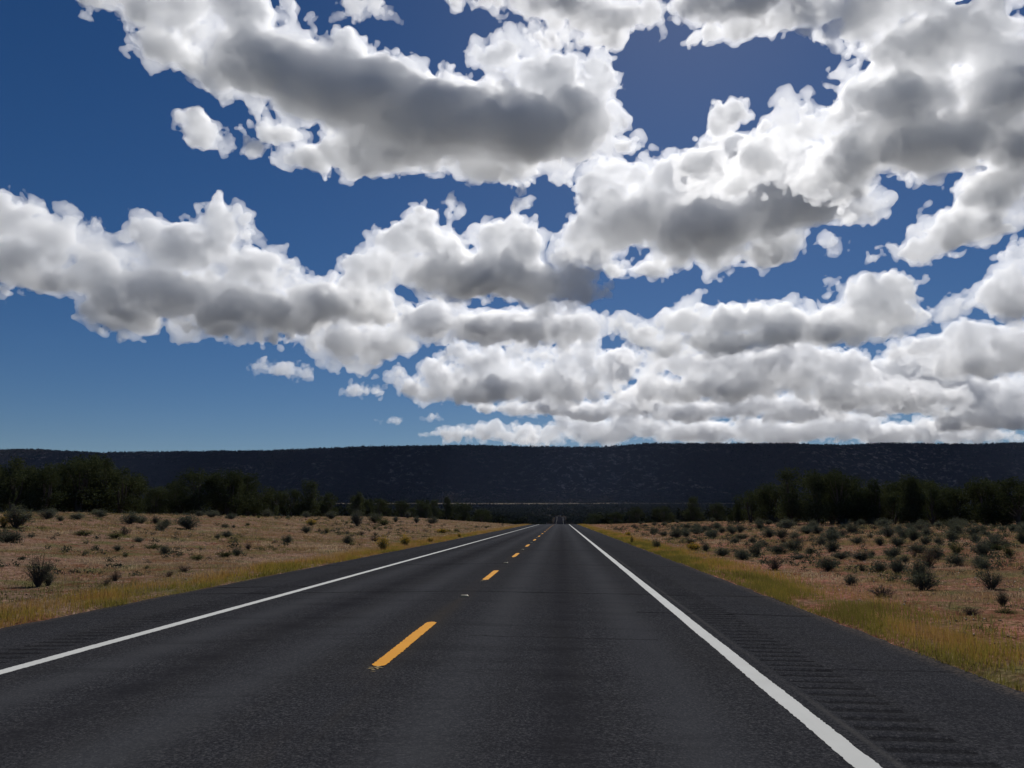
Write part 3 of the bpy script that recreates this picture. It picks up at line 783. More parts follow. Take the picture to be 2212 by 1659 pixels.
fr = [(f[0], f[2], f[5]) for f in FRONT]
nfill = 0
USED = set()
def short_ref(l):
    for c in (',', ' with ', ' forming ', ' wedged '):
        l = l.split(c)[0]
    return l
def rel_label(what, p, dep, refs):
    """say which one by its place beside something one can find; refs = (px, py, depth, label)"""
    px, py, _ = project(p)
    order = sorted(refs, key=lambda r: abs(r[0] - px) + 2.5 * abs(r[1] - py) + (60 if len(short_ref(r[3]).split()) > 9 else 0))
    first = None
    for r in order[:14]:
        nm = short_ref(r[3])
        if len(nm.split()) > 11: continue
        dx = px - r[0]
        if abs(dx) > 14: rel = 'just right of the' if dx > 0 else 'just left of the'
        else: rel = 'behind the' if dep > r[2] else 'in front of the'
        if abs(dx) > 70: rel = rel.replace('just', 'well')
        l = '%s %s %s' % (what, rel, nm)
        if len(l.split()) > 16: continue
        first = first or l
        if l not in USED: USED.add(l); return l
    return first or what + ' standing among its look-alikes'
fr_ref = []
for f_ in FRONT:
    p_, h_ = tree_to(f_[0], f_[1], f_[2]); q_ = project(p_); fr_ref.append((q_[0], q_[1], f_[2], f_[5]))
frng = random.Random(77)
cand = []
for k in range(900):
    px = frng.uniform(-260, 2480)
    if 1085 < px < 1262: continue
    near_ = min(fr, key=lambda f: abs(f[0] - px))
    dep = near_[1] * frng.uniform(.97, 1.0) + frng.uniform(3, 34 if nfill % 3 else 110)
    top = env_y(px) + frng.uniform(2, 26)
    p, h = tree_to(px, top, dep)
    if h < 1.8: continue
    if h > 9.5: continue
    if any((p - q).length < 2.3 for q in cand): continue
    cand.append(p); 
    if near_[0] > 1200: side = 'right'
    else: side = 'left'
    shape = ('rounded', 'narrow', 'spreading', 'pointed', 'bushy', 'squat', 'slender')[k % 7]
    var = (0, 3, 5, 1, 4, 2, 6)[k % 7]
    lab = rel_label(shape + ' juniper', p, dep, fr_ref)
    add_tree('juniper_tree', p, h, (1.25, 1.0, 1.1, 1.1, 1.15, 1.1, 1.2)[k % 7], var, lab, 'tree', 'junipers filling the woodland edge')
    nfill += 1
    if nfill >= 150: break
print('fillers', nfill)

# ------------------------------------------------------------------ far woodland in the valley and on the plateau slope
def far_wood():
    rng = np.random.default_rng(9)
    P_ = []
    # valley between the crest and the slope
    def sample(n, y0, y1, dens, size):
        t = rng.uniform(0, 1, n); y = y0 + (y1 - y0) * t
        x = rng.uniform(-.86, .74, n) * y
        keep = dens(x, y) > rng.uniform(0, 1, n)
        x, y = x[keep], y[keep]
        return x, y, size * rng.uniform(.6, 1.3, len(x))
    def d_val(x, y):
        rc = road_x(np.minimum(y, 1600))
        d = (np.abs(x - rc) > 12 + 5 * vnoise(y / 90., x * 0, 5)) | (y > 1640)
        strip = (y > 2520 + 80 * vnoise(x / 200., y * 0, 6)) & (y < 2830) & (x < 640) & (x > -1000)
        return d * (1 - .96 * strip) * (.7 + .3 * vnoise(x / 60., y / 60., 8))
    def d_mesa(x, y):
        n = fbm(x / 240., y / 240., 41, 3); m = fbm(x / 60., y / 60., 45, 2)
        center = .5 + .5 * fbm(x / 700. + 2.0, y / 700., 47, 2)
        bare = np.maximum(np.exp(-((x - 120) / 380.) ** 2), np.exp(-((x - 1350) / 420.) ** 2)) * .45 * sstep(3650, 3300, y)
        return np.where(y > 3900, .8, -bare +  np.clip(1.05 - .55 * np.clip(m + .35 * center, 0, 1) + .2 * n, .1, 1))
    sets = [sample(16000, 300, 1000, d_val, 4.8) + (30,), sample(44000, 900, 2950, d_val, 5.2) + (14,), sample(72000, 2850, 4050, d_mesa, 5.2) + (9,)]
    V = []; Tn = []
    for x, y, s, nq in sets:
        n = len(x); z = terrain(x, y)
        d = rng.normal(0, 1, (n, nq, 3)); d /= np.linalg.norm(d, axis=2)[..., None]
        d[..., 2] = np.abs(d[..., 2]) * 1.1
        s = np.where(y > 3600, s * 1.35, s)
        rad = rng.uniform(.45, 1, (n, nq, 1))
        c = np.stack([x, y, z + s * .12], -1)[:, None, :] + d * rad * (s[:, None, None] * np.array([.5, .5, .82]))
        c = c.reshape(-1, 3); nn = d.reshape(-1, 3)
        ls = np.repeat(s, nq) * (.52 if nq < 12 else .42 if nq < 20 else .28)
        v, q = cards(rng, c, nn, ls, 1.15, .5)
        V.append((v, q))
    return join(V)
v, q = far_wood()
farleaf = leaf_mat('distant_needles', [(0, (.008, .011, .007)), (.6, (.020, .024, .014)), (1, (.042, .047, .03))], .1)
tag(mesh_obj('woodland', v, q, farleaf), 'dark juniper woodland covering the valley and the long plateau slope', 'woodland', kind='stuff')
print('far wood quads', len(q))
# ------------------------------------------------------------------ sagebrush and flowering brush
sage = leaf_mat('sage_leaves', [(0, (.044, .048, .036)), (.5, (.098, .104, .078)), (1, (.19, .195, .15))], .25)
sage_dark = leaf_mat('dark_sage_leaves', [(0, (.038, .042, .034)), (.5, (.082, .088, .070)), (1, (.165, .17, .135))], .22)
green = leaf_mat('green_brush_leaves', [(0, (.025, .034, .014)), (.5, (.060, .072, .028)), (1, (.12, .13, .05))], .3)
brown = leaf_mat('dry_brush_twigs', [(0, (.045, .030, .024)), (.5, (.095, .062, .048)), (1, (.18, .12, .09))], .2)
flower = leaf_mat('yellow_blossom', [(0, (.18, .12, .012)), (.5, (.38, .23, .02)), (1, (.52, .32, .03))], .4)
twig = bark_mat('brush_twigs', (.05, .04, .035), (.16, .13, .11))
def shrub_mesh(seed, stems=34, n=3200, leaf=.05, up=.72, droop=0.0, spread=1.0, only_top=False):
    """unit shrub: about 1 wide (radius .5) and .8 high; leaves crowd along radiating twigs"""
    rng = np.random.default_rng(seed)
    parts = []; cs = []; ns = []
    for k in range(stems):
        an = rng.uniform(0, 6.283); t = rng.uniform(.05, 1) ** .7
        tip = np.array([math.cos(an) * .5 * t * spread, math.sin(an) * .5 * t * spread, (up * (1 - .50 * t * t)) * rng.uniform(.72, 1.1)])
        m = tip * np.array([.45, .45, .5]) + rng.normal(0, .03, 3)
        parts.append(tube([(0, 0, -.04), m, tip], .016, .004, 4))
        c = int(n / stems * rng.uniform(.5, 1.6))
        s = rng.uniform(.28 if not only_top else .8, 1.04, c) ** .8
        p = np.where(s[:, None] < .5, m[None] * (s[:, None] * 2), m[None] + (tip - m)[None] * (s[:, None] * 2 - 1))
        p = p + rng.normal(0, .058 if not only_top else .06, (c, 3)) * (.5 + s[:, None])
        cs.append(p); ns.append(np.tile(tip / np.linalg.norm(tip), (c, 1)))
    cs = np.concatenate(cs); ns = np.concatenate(ns); ok = cs[:, 2] > .0
    v, q = cards(rng, cs[ok], ns[ok], leaf, 2.4, .7)
    bv, bq = join(parts)
    return v, q, bv, bq
SV = {}
def reg(kind, mats, nv, **kw):
    L = []
    for i in range(nv):
        v, q, bv, bq = shrub_mesh(sum(map(ord, kind)) * 7 + i, **kw)
        a = mesh_obj('foliage', v, q, mats); b = mesh_obj('stems', bv, bq, twig)
        L.append((a.data, b.data)); bpy.data.objects.remove(a); bpy.data.objects.remove(b)
    SV[kind] = L
reg('sage', sage, 5); reg('dark', sage_dark, 5); reg('green', green, 3, n=2000)
reg('brown', brown, 3, n=650, leaf=.05, stems=40)
reg('twiggy', sage_dark, 3, n=2600, leaf=.04, stems=60, up=.9)
fm = []
for i in range(3):
    v, q, bv, bq = shrub_mesh(900 + i, n=700, leaf=.06, up=.82, only_top=True)
    a = mesh_obj('blossom', v, q, flower); fm.append(a.data); bpy.data.objects.remove(a)
srng = random.Random(12)
placed = []
sh_ref = []
def add_shrub(kind, p, w, h, label, group):
    nm = {'sage': 'sagebrush', 'dark': 'sagebrush', 'green': 'green_bush', 'brown': 'dry_bush', 'twiggy': 'sagebrush', 'flower': 'flowering_brush'}[kind]
    cat = {'sage': 'sagebrush', 'dark': 'sagebrush', 'green': 'bush', 'brown': 'dry bush', 'twiggy': 'sagebrush', 'flower': 'flowering bush'}[kind]
    e = bpy.data.objects.new(nm, None); C.objects.link(e); e.empty_display_size = .1
    e.location = (p.x, p.y, p.z - .02); e.rotation_euler = (0, 0, srng.uniform(0, 6.28)); e.scale = (w, w, h / .78)
    tag(e, label, cat, group)
    k2 = 'green' if kind == 'flower' else kind
    var = srng.randrange(len(SV[k2])); fo, st = SV[k2][var]
    c = bpy.data.objects.new('foliage', fo); C.objects.link(c); c.parent = e
    c = bpy.data.objects.new('stems', st); C.objects.link(c); c.parent = e
    if kind == 'flower':
        c = bpy.data.objects.new('blossom', fm[srng.randrange(3)]); C.objects.link(c); c.parent = e
    placed.append((p.x, p.y, w / 2)); return e
def conv(crop, x, y):
    ox, s = {1: (0, .2893), 2: (600, .2893), 3: (1200, .2893), 4: (1800, .3165)}[crop]
    return (ox + x * s) * .8848, (1050 + y * s) * .8848, s * .8848
# crop, x, base y, width, height, kind, label
SH = [
 (4,1440,1240,200,150,'dark','largest dark sagebrush of the right slope, in front of its twin'),
 (4,1410,1160,150,170,'dark','upper half of the largest sagebrush pair on the right slope'),
 (4,1960,1235,170,130,'twiggy','spiky open sagebrush near the right edge with bare pink soil round it'),
 (4,2050,1355,90,100,'twiggy','small spiky brush just below the open sagebrush near the right edge'),
 (4,700,1085,170,110,'dark','dark round sagebrush nearest the grass verge in the middle of the right slope'),
 (4,870,1195,110,80,'dark','small dark sagebrush close above the yellow verge on the right'),
 (4,960,1085,90,60,'brown','small brownish bush between the round sagebrush and the tight pair'),
 (4,1110,1095,100,90,'dark','left one of the tight sagebrush pair in the middle of the right slope'),
 (4,1235,1110,130,130,'dark','right one of the tight sagebrush pair in the middle of the right slope'),
 (4,1370,985,60,50,'brown','little reddish bush wedged above the largest sagebrush'),
 (4,1400,948,150,80,'dark','broad sagebrush above the little reddish bush'),
 (4,1540,995,140,100,'dark','dark sagebrush left of the yellow-tinged one'),
 (4,1680,1045,150,90,'dark','dark sagebrush mound under the yellow-tinged grass clump'),
 (4,1690,960,110,100,'green','yellow-tinged bushy clump right of the slope centre'),
 (4,1880,1070,140,100,'dark','wide sagebrush low in the right cluster'),
 (4,1890,975,130,120,'dark','tall sagebrush on top of the wide one in the right cluster'),
 (4,2095,985,90,90,'green','dull green bush in the far right cluster'),
 (4,1995,935,100,50,'green','bright yellow-green low clump at the right'),
 (4,800,995,120,60,'dark','low sagebrush right of the long central thicket'),
 (4,740,940,130,90,'dark','front sagebrush of the long central thicket'),
 (4,960,1005,150,80,'dark','pair-topped sagebrush over bare pink soil'),
 (4,1040,985,60,60,'dark','narrow sagebrush touching the pair-topped one'),
 (4,320,955,130,80,'dark','left sagebrush of the upper left thicket'),
 (4,430,935,150,90,'dark','middle sagebrush of the upper left thicket'),
 (4,560,955,80,50,'dark','right sagebrush of the upper left thicket'),
 (4,150,975,120,90,'dark','sagebrush standing just right of the yellow flowers'),
 (4,40,995,110,80,'dark','sagebrush half behind the yellow flowers'),
 (4,290,1085,160,110,'brown','brown twiggy bush just above the right verge'),
 (4,480,1000,110,50,'dark','low flat sagebrush under the upper left thicket'),
 (4,660,895,100,70,'dark','back left sagebrush of the long central thicket'),
 (4,730,860,200,90,'sage','wide pale sagebrush topping the long central thicket'),
 (4,930,885,110,70,'dark','sagebrush alone above the pair-topped one'),
 (4,1100,890,70,70,'dark','small upright sagebrush in open pink soil'),
 (4,1240,895,120,80,'dark','sagebrush left of the broad one'),
 (4,1200,985,140,90,'dark','spreading sagebrush over the tight pair'),
 (4,1290,1025,80,60,'dark','small sagebrush on the shoulder of the tight pair'),
 (4,1360,855,120,90,'sage','pale sagebrush behind the broad one'),
 (4,1450,885,80,70,'dark','sagebrush right behind the broad one'),
 (4,1560,885,80,60,'dark','small sagebrush in the back right row'),
 (4,1660,855,130,80,'sage','grey sagebrush under the round-topped pinyon'),
 (4,1840,865,90,70,'dark','sagebrush second in the back right row'),
 (4,1990,855,90,60,'dark','sagebrush third in the back right row'),
 (4,2060,895,80,50,'dark','sagebrush last in the back right row'),
 (4,540,800,150,60,'sage','long low sagebrush above the upper left thicket'),
 (4,340,835,100,80,'dark','dark sagebrush above the left of the upper left thicket'),
 (4,1250,785,90,60,'sage','pale sagebrush below the spire-shaped juniper'),
 (4,1110,1285,220,90,'brown','wide brown patch of dry bush along the right verge'),
 (4,1800,1465,170,70,'brown','low brown dry bush at the right verge near the corner'),
 (4,2075,1440,150,50,'green','yellow-green cushion plant near the right edge'),
 (4,2070,740,170,110,'sage','big pale sagebrush before the broad pinyon at the right'),
 (4,380,690,140,70,'sage','large grey-green sagebrush under the tallest right group'),
 (4,280,720,110,60,'sage','grey sagebrush left of the large grey-green one'),
 (4,170,740,70,60,'sage','small round grey sagebrush at the left foot of the right woods'),
 (4,1680,760,130,70,'sage','flat grey sagebrush under the spreading juniper at right'),
 (4,1130,745,130,60,'sage','grey sagebrush at the foot of the spire-shaped juniper'),
 (4,2200,880,80,110,'dark','dark sagebrush cut by the right edge'),
 (3,1560,915,110,100,'dark','dark upright sagebrush in the far right field'),
 (3,1680,960,80,50,'dark','small dark sagebrush above the yellow flowers'),
 (3,1810,1025,70,80,'dark','dark sagebrush touching the yellow flowers on the right'),
 (3,1705,1015,150,70,'flower','yellow flowering brush on the right verge, the only bright one there'),
 (3,1950,1065,120,80,'dark','wide dark sagebrush right of the yellow flowers'),
 (3,2120,1095,110,90,'dark','rounded dark sagebrush above bare pebbly soil'),
 (3,1450,895,70,50,'dark','low dark sagebrush left of the dark upright one'),
 (3,1370,870,80,50,'dark','dark sagebrush at the back left of the right field'),
 (3,1185,955,30,60,'green','thin dark green sprig at the right road edge'),
 (3,1390,1005,80,80,'sage','blue-grey brush standing in the right verge grass'),
 (3,1150,895,60,40,'flower','small orange-yellow clump far along the right verge'),
 (3,1650,835,90,50,'dark','sagebrush in the far right row over the dark upright one'),
 (3,1720,875,110,60,'dark','broad sagebrush in the second row of the right field'),
 (3,1800,855,80,50,'dark','sagebrush following the broad one in the second row'),
 (3,1900,840,90,60,'dark','sagebrush second after the broad one in that row'),
 (3,2010,855,80,50,'dark','sagebrush last in the second row of the right field'),
 (3,2060,955,90,50,'dark','sagebrush between the second row and the pebbly soil'),
 (1,320,1320,200,220,'twiggy','tall purple-grey sagebrush nearest on the left'),
 (1,405,1318,110,110,'twiggy','low companion at the right foot of the nearest left sagebrush'),
 (1,130,825,250,170,'sage','big pale sagebrush before the trees at the far left'),
 (1,30,815,90,100,'flower','yellow-green flowering brush cut by the left edge'),
 (1,60,945,220,100,'dark','low dark green brush under the flowering one at the left edge'),
 (1,400,750,140,90,'dark','dark brush in the shade under the tallest left pinyon'),
 (1,650,755,110,60,'sage','grey sagebrush at the foot of the left trees, first right of the shade'),
 (1,850,735,120,60,'sage','grey sagebrush second along the foot of the left trees'),
 (1,1090,790,150,100,'sage','wide grey sagebrush left of the trio below the left dip'),
 (1,1190,790,120,70,'dark','dark sagebrush hugging the wide grey one'),
 (1,1310,795,60,70,'dark','small upright dark bush in the left field trio'),
 (1,1400,820,110,70,'sage','grey bush between the small upright one and the dark ball'),
 (1,1590,835,190,120,'dark','dark ball-shaped bush alone high in the left field'),
 (1,990,1025,60,60,'dark','small dark tuft bush in the middle of the left field'),
 (1,1060,1075,50,45,'green','small green tuft bush right below the dark one in the left field'),
 (1,190,1095,50,35,'dark','small dark bush over the tall purple-grey sagebrush'),
 (1,260,910,50,35,'dark','small dark bush in the upper left field'),
 (1,1170,948,90,45,'dark','flat dark bush above the yellow-green grass patch'),
 (1,970,915,130,60,'green','broad green clump in the upper left field'),
 (1,700,890,160,50,'green','flat green clump left of the broad green one'),
 (1,1290,1005,140,45,'green','yellow-green grass patch bush in the left field'),
 (1,1330,852,50,35,'dark','small bush below the left field trio'),
 (1,2000,1065,80,80,'dark','blue-dark round bush near the left verge'),
 (1,1900,1075,150,60,'green','yellow-green bush left of the blue-dark round one'),
 (1,1660,1105,120,60,'green','yellow-green low bush by the left verge'),
 (1,1550,1195,140,60,'brown','low dark brown bush by the left verge'),
 (1,1430,1245,110,60,'brown','dark low bush nearest the road edge grass on the left'),
 (1,970,1280,110,110,'brown','reddish dead shrub with a bare crooked stem'),
 (1,900,1315,80,70,'brown','grey dead brush left of the reddish dead shrub'),
 (1,1240,1178,60,35,'green','little green tuft left of the low brown bush'),
 (1,600,1205,60,35,'brown','small brown tuft right of the nearest left sagebrush'),
 (1,1680,730,90,50,'dark','dark bush at the woods foot behind the dark ball-shaped one'),
 (1,1790,715,110,60,'sage','grey sagebrush under the second left group'),
 (1,1950,722,100,50,'dark','dark bush at the right foot of the second left group'),
 (2,940,810,110,130,'dark','small dark juniper-like bush in the far left field'),
 (2,1090,785,120,80,'sage','grey brush right of the juniper-like bush'),
 (2,1160,805,130,60,'green','greenish brush in front of the grey one in the far left field'),
 (2,1265,775,50,50,'dark','small dark bush right of the greenish brush'),
 (2,1365,745,50,60,'dark','dark narrow bush at the woods foot far left field'),
 (2,1440,785,50,60,'dark','dark narrow bush lower than its neighbour at the woods foot'),
 (2,1570,790,100,60,'dark','round dark bush last before the crest on the left'),
 (2,550,805,100,60,'flower','dull yellow flowering brush in the middle of the left field'),
 (2,510,865,90,60,'dark','dark grey bush directly below the dull yellow one'),
 (2,980,888,60,40,'brown','small purple-brown bush in the far left field'),
 (2,860,965,100,80,'dark','blue-dark bush near the left verge before the yellow ones'),
 (2,1080,945,100,60,'brown','purple-brown bush beside the first yellow brush'),
 (2,1160,1015,120,130,'flower','first yellow brush on the left verge, with green skirt'),
 (2,1345,985,95,110,'flower','brightest yellow brush on the left verge'),
 (2,1555,945,60,45,'flower','small orange brush past the brightest yellow one'),
 (2,1665,868,130,40,'flower','low wide yellow brush far along the left verge'),
 (2,1800,905,40,40,'flower','last small yellow-green brush on the left verge'),
 (2,510,740,70,50,'sage','grey brush at the woods foot above the dull yellow one'),
 (2,720,750,110,60,'sage','grey brush at the woods foot left of the juniper-like bush'),
 (2,180,735,90,60,'sage','grey brush under the upright juniper of the second left group'),
]
hx = {'flower': 1.0}
for (cr, x, y, w, h, kind, lab) in SH:
    px, py, s = conv(cr, x, y)
    p, t = hit(px, min(py, 1330))
    if p is None or t > 320:
        p = at_depth(px, 90 if px < 900 or px > 1500 else 170); t = p.length
    depth = project(p)[2]
    # behind the woods edge the base is out of sight: keep brush in front of the trees
    k = depth / F * (.82 if kind == 'flower' else 1.0)
    sh_ref.append(project(p)[:2] + (depth, lab))
    add_shrub(kind, p, w * s * k * 1.25, h * s * k * 1.12, lab, 'shrubs growing in the roadside clearing')
print('named shrubs', len(SH))
# the many small look-alikes of the slopes
cnt = {}
def free(x, y, r):
    for (a, b, c) in placed:
        if (a - x) ** 2 + (b - y) ** 2 < (c + r * .6) ** 2: return False
    return True
tries = 0
while sum(cnt.values()) < 250 and tries < 9000:
    tries += 1
    right = srng.random() < .68
    y = srng.uniform(24, 190) if srng.random() < .5 else srng.uniform(45, 120)
    if right:
        x = srng.uniform(7.5, 11 + y * .48); 
        if x > 60: continue
        dens = .6 if y > 30 else .35
        if x < 9 + y * .03: dens *= .4
        kind = srng.choice(['dark', 'dark', 'dark', 'sage', 'sage', 'brown'])
        w = srng.uniform(.45, 1.3)
    else:
        x = srng.uniform(-12 - y * .55, -11)
        if x < -62: continue
        dens = .55; kind = srng.choice(['dark', 'brown', 'green', 'sage', 'brown'])
        w = srng.uniform(.25, .8)
    edge_ = abs(x) > (30 if right else 44) - max(0, (y - 90)) * .05
    if edge_:
        kind = 'sage'; w *= 1.1; dens = .7
    if srng.random() > dens: continue
    if not free(x, y, w / 2): continue
    if kind == 'sage' and not edge_: kind = 'dark' if srng.random() < .5 else 'sage'
    p = Vector((x, y, float(terrain(x, y))))
    k = (kind, 'right' if right else 'left')
    size_ = 'tiny' if w < .45 else 'small' if w < .75 else 'mid-sized' if w < 1.05 else 'large'
    word = {'sage': 'grey sagebrush', 'dark': 'dark sagebrush', 'brown': 'brown dry bush', 'green': 'green bush'}[kind]
    lab_ = rel_label(size_ + ' ' + word, p, project(p)[2], sh_ref)
    cnt[k] = cnt.get(k, 0) + 1
    add_shrub(kind, p, w, w * srng.uniform(.5, .8), lab_, 'small shrubs scattered over the %s clearing' % k[1])
print('scatter', cnt, 'tries', tries)

# ------------------------------------------------------------------ grass and stones nobody could count
def tint_attr(o, vals):
    at = o.data.attributes.new('tint', 'FLOAT', 'FACE'); at.data.foreach_set('value', vals.astype(np.float32))
def blades(rng, x, y, h, w, lean):
    n = len(x); z = terrain(x, y) - .01
    an = rng.uniform(0, 6.283, n); la = rng.uniform(0, 6.283, n); ll = lean * rng.uniform(.1, 1, n)
    dx, dy = np.cos(an) * w / 2, np.sin(an) * w / 2
    lx, ly = np.cos(la) * ll * h, np.sin(la) * ll * h
    a = np.stack([x - dx, y - dy, z], 1); b = np.stack([x + dx, y + dy, z], 1)
    c = np.stack([x + dx * .6 + lx * .4, y + dy * .6 + ly * .4, z + h * .6], 1); d = np.stack([x - dx * .6 + lx * .4, y - dy * .6 + ly * .4, z + h * .6], 1)
    e = np.stack([x + lx, y + ly, z + h * (1 - .3 * ll)], 1)
    v = np.stack([a, b, c, d, e, e + np.stack([dx * .2, dy * .2, dx * 0], 1)], 1).reshape(-1, 3)
    i = np.arange(n) * 6
    f = np.stack([np.stack([i, i + 1, i + 2, i + 3], 1), np.stack([i + 3, i + 2, i + 5, i + 4], 1)], 1).reshape(-1, 4)
    return v, f
verge_m = leaf_mat('verge_grass', [(0, (.035, .055, .010)), (.25, (.085, .10, .014)), (.45, (.20, .155, .022)), (.7, (.26, .12, .035)), (1, (.30, .20, .11))], .45, attr=True)
dry_m = leaf_mat('dry_grass', [(0, (.048, .060, .026)), (.2, (.11, .11, .05)), (.4, (.21, .14, .09)), (.7, (.23, .115, .075)), (1, (.44, .32, .23))], .35, attr=True)
rng = np.random.default_rng(33)
for side in ('left', 'right'):
    VV = []; TT = []; nb = 0
    for (y0, y1, n, hh, ww) in ((4, 22, 32000, .155, .006), (22, 60, 32000, .17, .012), (60, 130, 15000, .18, .03), (130, 240, 8000, .18, .06)):
        y = rng.uniform(y0, y1, n)
        u = rng.beta(1.0, 2.1, n) * 2.1
        if side == 'right':
            x = EDGE_R - .02 + u + .12 * fbm(y / 1.5, y * 0, 81, 3)
        else:
            x = EDGE_L + .02 - u * 1.05 - .12 * fbm(y / 1.5, y * 0, 82, 3)
        pt = fbm(x / .5, y / 1.3, 83, 3)
        keep = rng.uniform(-1, 1, n) < (.45 if side == 'right' else .15) + pt * 2.0
        x, y, u, pt = x[keep], y[keep], u[keep], pt[keep]
        h = hh * (.5 + .5 * np.clip(u / .6, 0, 1)) * rng.uniform(.45, 1.25, len(x)) * (1 + .5 * pt)
        v, f = blades(rng, x, y, np.clip(h, .04, .6), ww * rng.uniform(.6, 1.4, len(x)), .45)
        t = np.clip(.18 + .20 * u + .7 * fbm(x / .8, y / 3.0, 84, 3) + rng.normal(0, .13, len(x)) + .32 * sstep(25, 120, y) + (.2 if side == 'left' else -.03), 0, 1)
        VV.append((v, f)); TT.append(np.repeat(t, 2))
    v, f = join(VV)
    o = mesh_obj('verge_grass', v, f, verge_m); tint_attr(o, np.concatenate(TT))
    tag(o, 'yellow-green and rusty verge grass lining the %s edge of the asphalt' % side, 'grass', kind='stuff')
VV = []; TT = []
for (y0, y1, nt_, per, hh, ww) in ((12, 40, 22000, 9, .085, .013), (40, 90, 26000, 8, .11, .03), (90, 230, 16000, 6, .18, .06)):
    y = rng.uniform(y0, y1, nt_); sgn = rng.uniform(0, 1, nt_) < .5
    x = np.where(sgn, EDGE_R + 1.6 + rng.uniform(0, 1, nt_) * (4 + y * .52), EDGE_L - 1.6 - rng.uniform(0, 1, nt_) * (4 + y * .64))
    pt = fbm(x / 3.0, y / 5.0, 91, 3)
    keep = rng.uniform(-1, 1, nt_) < np.where(x > 0, .1, .5) + pt * 1.6
    x, y, pt = x[keep], y[keep], pt[keep]
    n = len(x); sp = .05 + hh * .5
    X = (x[:, None] + rng.normal(0, sp, (n, per))).ravel(); Yv = (y[:, None] + rng.normal(0, sp, (n, per))).ravel()
    h = (hh * rng.uniform(.4, 1.5, n))[:, None] * rng.uniform(.6, 1.2, (n, per))
    v, f = blades(rng, X, Yv, h.ravel(), ww * rng.uniform(.6, 1.4, n * per), .8)
    t = np.clip(.5 + 1.25 * fbm(x / 2.2, y / 4.5, 95, 3) + rng.normal(0, .16, n), 0, 1)
    VV.append((v, f)); TT.append(np.repeat(np.repeat(t, per), 2))
v, f = join(VV)
o = mesh_obj('dry_grass', v, f, dry_m); tint_attr(o, np.concatenate(TT))
tag(o, 'thin tufts of dry grass over the stony clearing on both sides', 'grass', kind='stuff')
# low brush too small and dense to count
n = 5600
y = rng.uniform(22, 150, n); x = np.where(rng.uniform(0, 1, n) < .6, EDGE_R + 2.6 + rng.uniform(0, 1, n) * (4 + y * .45), EDGE_L - 3 - rng.uniform(0, 1, n) * (4 + y * .55))
keep = (rng.uniform(-1, 1, n) < fbm(x / 5., y / 8., 101, 3) * 2.2 + np.where(x > 0, .35, 0)) & (x < 62); x, y = x[keep], y[keep]; n = len(x)
per = 46; s = rng.uniform(.06, .30, n) ** 1.15 * (1 + y / 150)
d = rng.normal(0, 1, (n, per, 3)); d /= np.linalg.norm(d, axis=2)[..., None]; d[..., 2] = np.abs(d[..., 2])
c = np.stack([x, y, terrain(x, y)], -1)[:, None, :] + d * rng.uniform(.3, 1, (n, per, 1)) * s[:, None, None] * np.array([1, 1, .95])
v, q = cards(rng, c.reshape(-1, 3), d.reshape(-1, 3), np.repeat(s, per) * .34, 2.2, .7)
tag(mesh_obj('low_brush', v, q, leaf_mat('low_brush_leaves', [(0, (.026, .031, .026)), (.5, (.055, .060, .047)), (1, (.10, .10, .08))], .25)), 'ankle-high grey-olive brush filling the gaps between the sagebrush', 'brush', kind='stuff')
# stones
nt = NT('pale_stone'); geo = nt.n('ShaderNodeNewGeometry')
nt.bsdf(nt.ramp(geo.outputs['Random Per Island'], [(0, (.13, .07, .048)), (.6, (.28, .18, .125)), (1, (.5, .40, .32))]), .9, .2)
y = np.concatenate([rng.uniform(11, 40, 9000), rng.uniform(40, 100, 7000)]); n = len(y)
x = np.where(rng.uniform(0, 1, n) < .6, EDGE_R + 1.2 + rng.uniform(0, 1, n) * (4 + y * .5), EDGE_L - 1.3 - rng.uniform(0, 1, n) * (4 + y * .62))
keep = rng.uniform(-1, 1, n) < fbm(x / 2., y / 3., 97, 3) * 2 + .2; x, y = x[keep], y[keep]; n = len(x)
s = rng.uniform(.008, .022, n) * (1 + y / 35)
oc = np.array([(1, 0, 0), (0, 1, 0), (-1, 0, 0), (0, -1, 0), (.1, .1, .7), (0, 0, -.5)], dtype=float)
of = np.array([(0, 1, 4), (1, 2, 4), (2, 3, 4), (3, 0, 4), (1, 0, 5), (2, 1, 5), (3, 2, 5), (0, 3, 5)])
V = oc[None] * s[:, None, None] * rng.uniform(.6, 1.4, (n, 6, 1)); V = V + np.stack([x, y, terrain(x, y) + s * .15], 1)[:, None, :]
f = of[None] + (np.arange(n) * 6)[:, None, None]
tag(mesh_obj('gravel', V.reshape(-1, 3), f.reshape(-1, 3), nt.m), 'pale pebbles strewn over the pinkish soil of the clearing', 'gravel', kind='stuff')

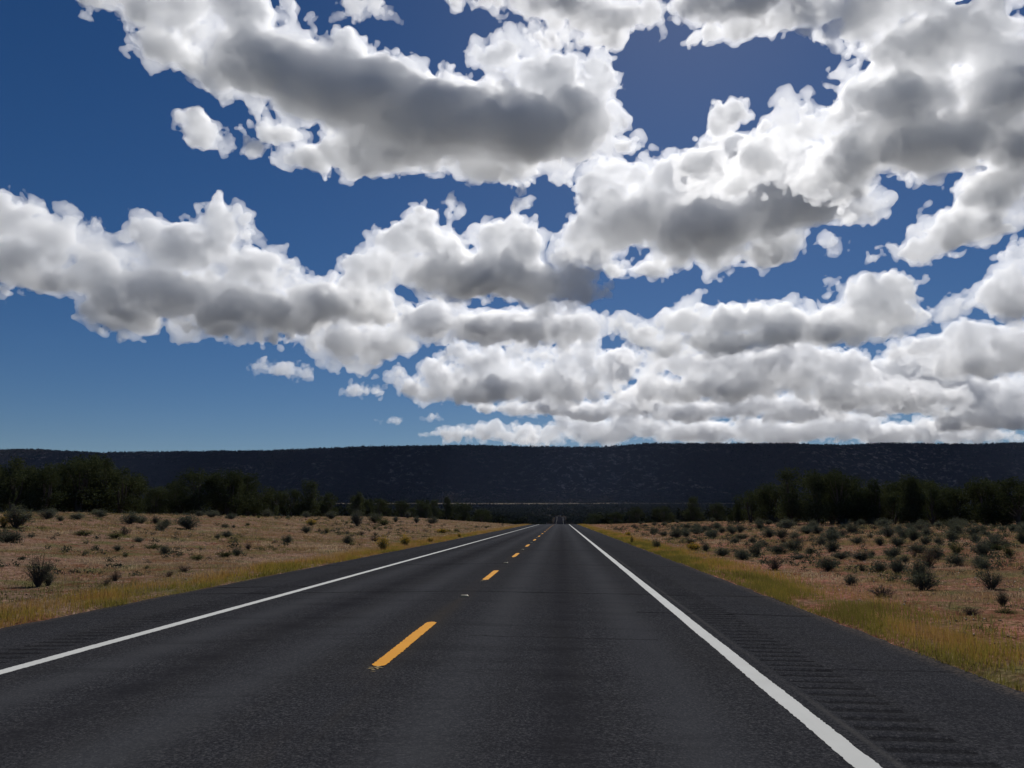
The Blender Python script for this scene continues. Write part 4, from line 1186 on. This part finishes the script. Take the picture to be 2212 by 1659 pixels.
# ------------------------------------------------------------------ raised markers between the dashes
mk_m = NT('marker_shell'); mk_m.bsdf((.62, .50, .30), .5, .4)
rf_m = NT('marker_reflector'); rf_m.bsdf((.75, .60, .32), .2, .6)
names = ['first', 'second', 'third', 'fourth', 'fifth', 'sixth']
import bmesh
for k in range(6):
    y = 8.55 + 12.2 * k + 3.95 + 4.1
    e = bpy.data.objects.new('road_marker', None); C.objects.link(e); e.location = (MID, y, road_surf(MID, y) + .002); e.empty_display_size = .05
    tag(e, 'small pale raised marker in the %s gap between yellow dashes, counted from the viewer' % names[k], 'road marker', 'raised markers along the centre line')
    hw, hd, hh = .075, .055, .022
    vv = [(-hw, -hd, 0), (hw, -hd, 0), (hw, hd, 0), (-hw, hd, 0), (-hw * .8, -hd * .45, hh), (hw * .8, -hd * .45, hh), (hw * .8, hd * .45, hh), (-hw * .8, hd * .45, hh)]
    mesh_obj('marker_body', vv, [(0, 3, 2, 1), (4, 5, 6, 7), (0, 1, 5, 4), (1, 2, 6, 5), (2, 3, 7, 6), (3, 0, 4, 7)], mk_m.m, parent=e)
    vr = [(-hw * .78, -hd * .93, .0045), (hw * .78, -hd * .93, .0045), (hw * .68, -hd * .52, hh), (-hw * .68, -hd * .52, hh)]
    mesh_obj('reflector', [(a, b - .002, c + .001) for a, b, c in vr], [(0, 1, 2, 3)], rf_m.m, parent=e)

from collections import Counter
print('KINDS', Counter(o.get('category') for o in scene.objects if o.get('category')))
# ------------------------------------------------------------------ the air: one even pale volume round camera, ground and plateau
def haze():
    x0, x1, y0, y1, z0, z1 = -61000, 61000, -61000, 61000, -1000.0, 430.0
    v = [(x0, y0, z0), (x1, y0, z0), (x1, y1, z0), (x0, y1, z0), (x0, y0, z1), (x1, y0, z1), (x1, y1, z1), (x0, y1, z1)]
    f = [(0, 3, 2, 1), (4, 5, 6, 7), (0, 1, 5, 4), (1, 2, 6, 5), (2, 3, 7, 6), (3, 0, 4, 7)]
    nt = NT('thin_air')
    p = nt.n('ShaderNodeVolumePrincipled')
    p.inputs['Color'].default_value = (.48, .62, 1.0, 1)
    p.inputs['Density'].default_value = 1.7e-5
    p.inputs['Anisotropy'].default_value = 0.0
    nt.link(p.outputs[0], nt.out.inputs['Volume'])
    o = mesh_obj('haze', v, f, nt.m); o.visible_shadow = True
    tag(o, 'thin blue air between the viewer and the plateau', 'haze', kind='stuff')
haze()
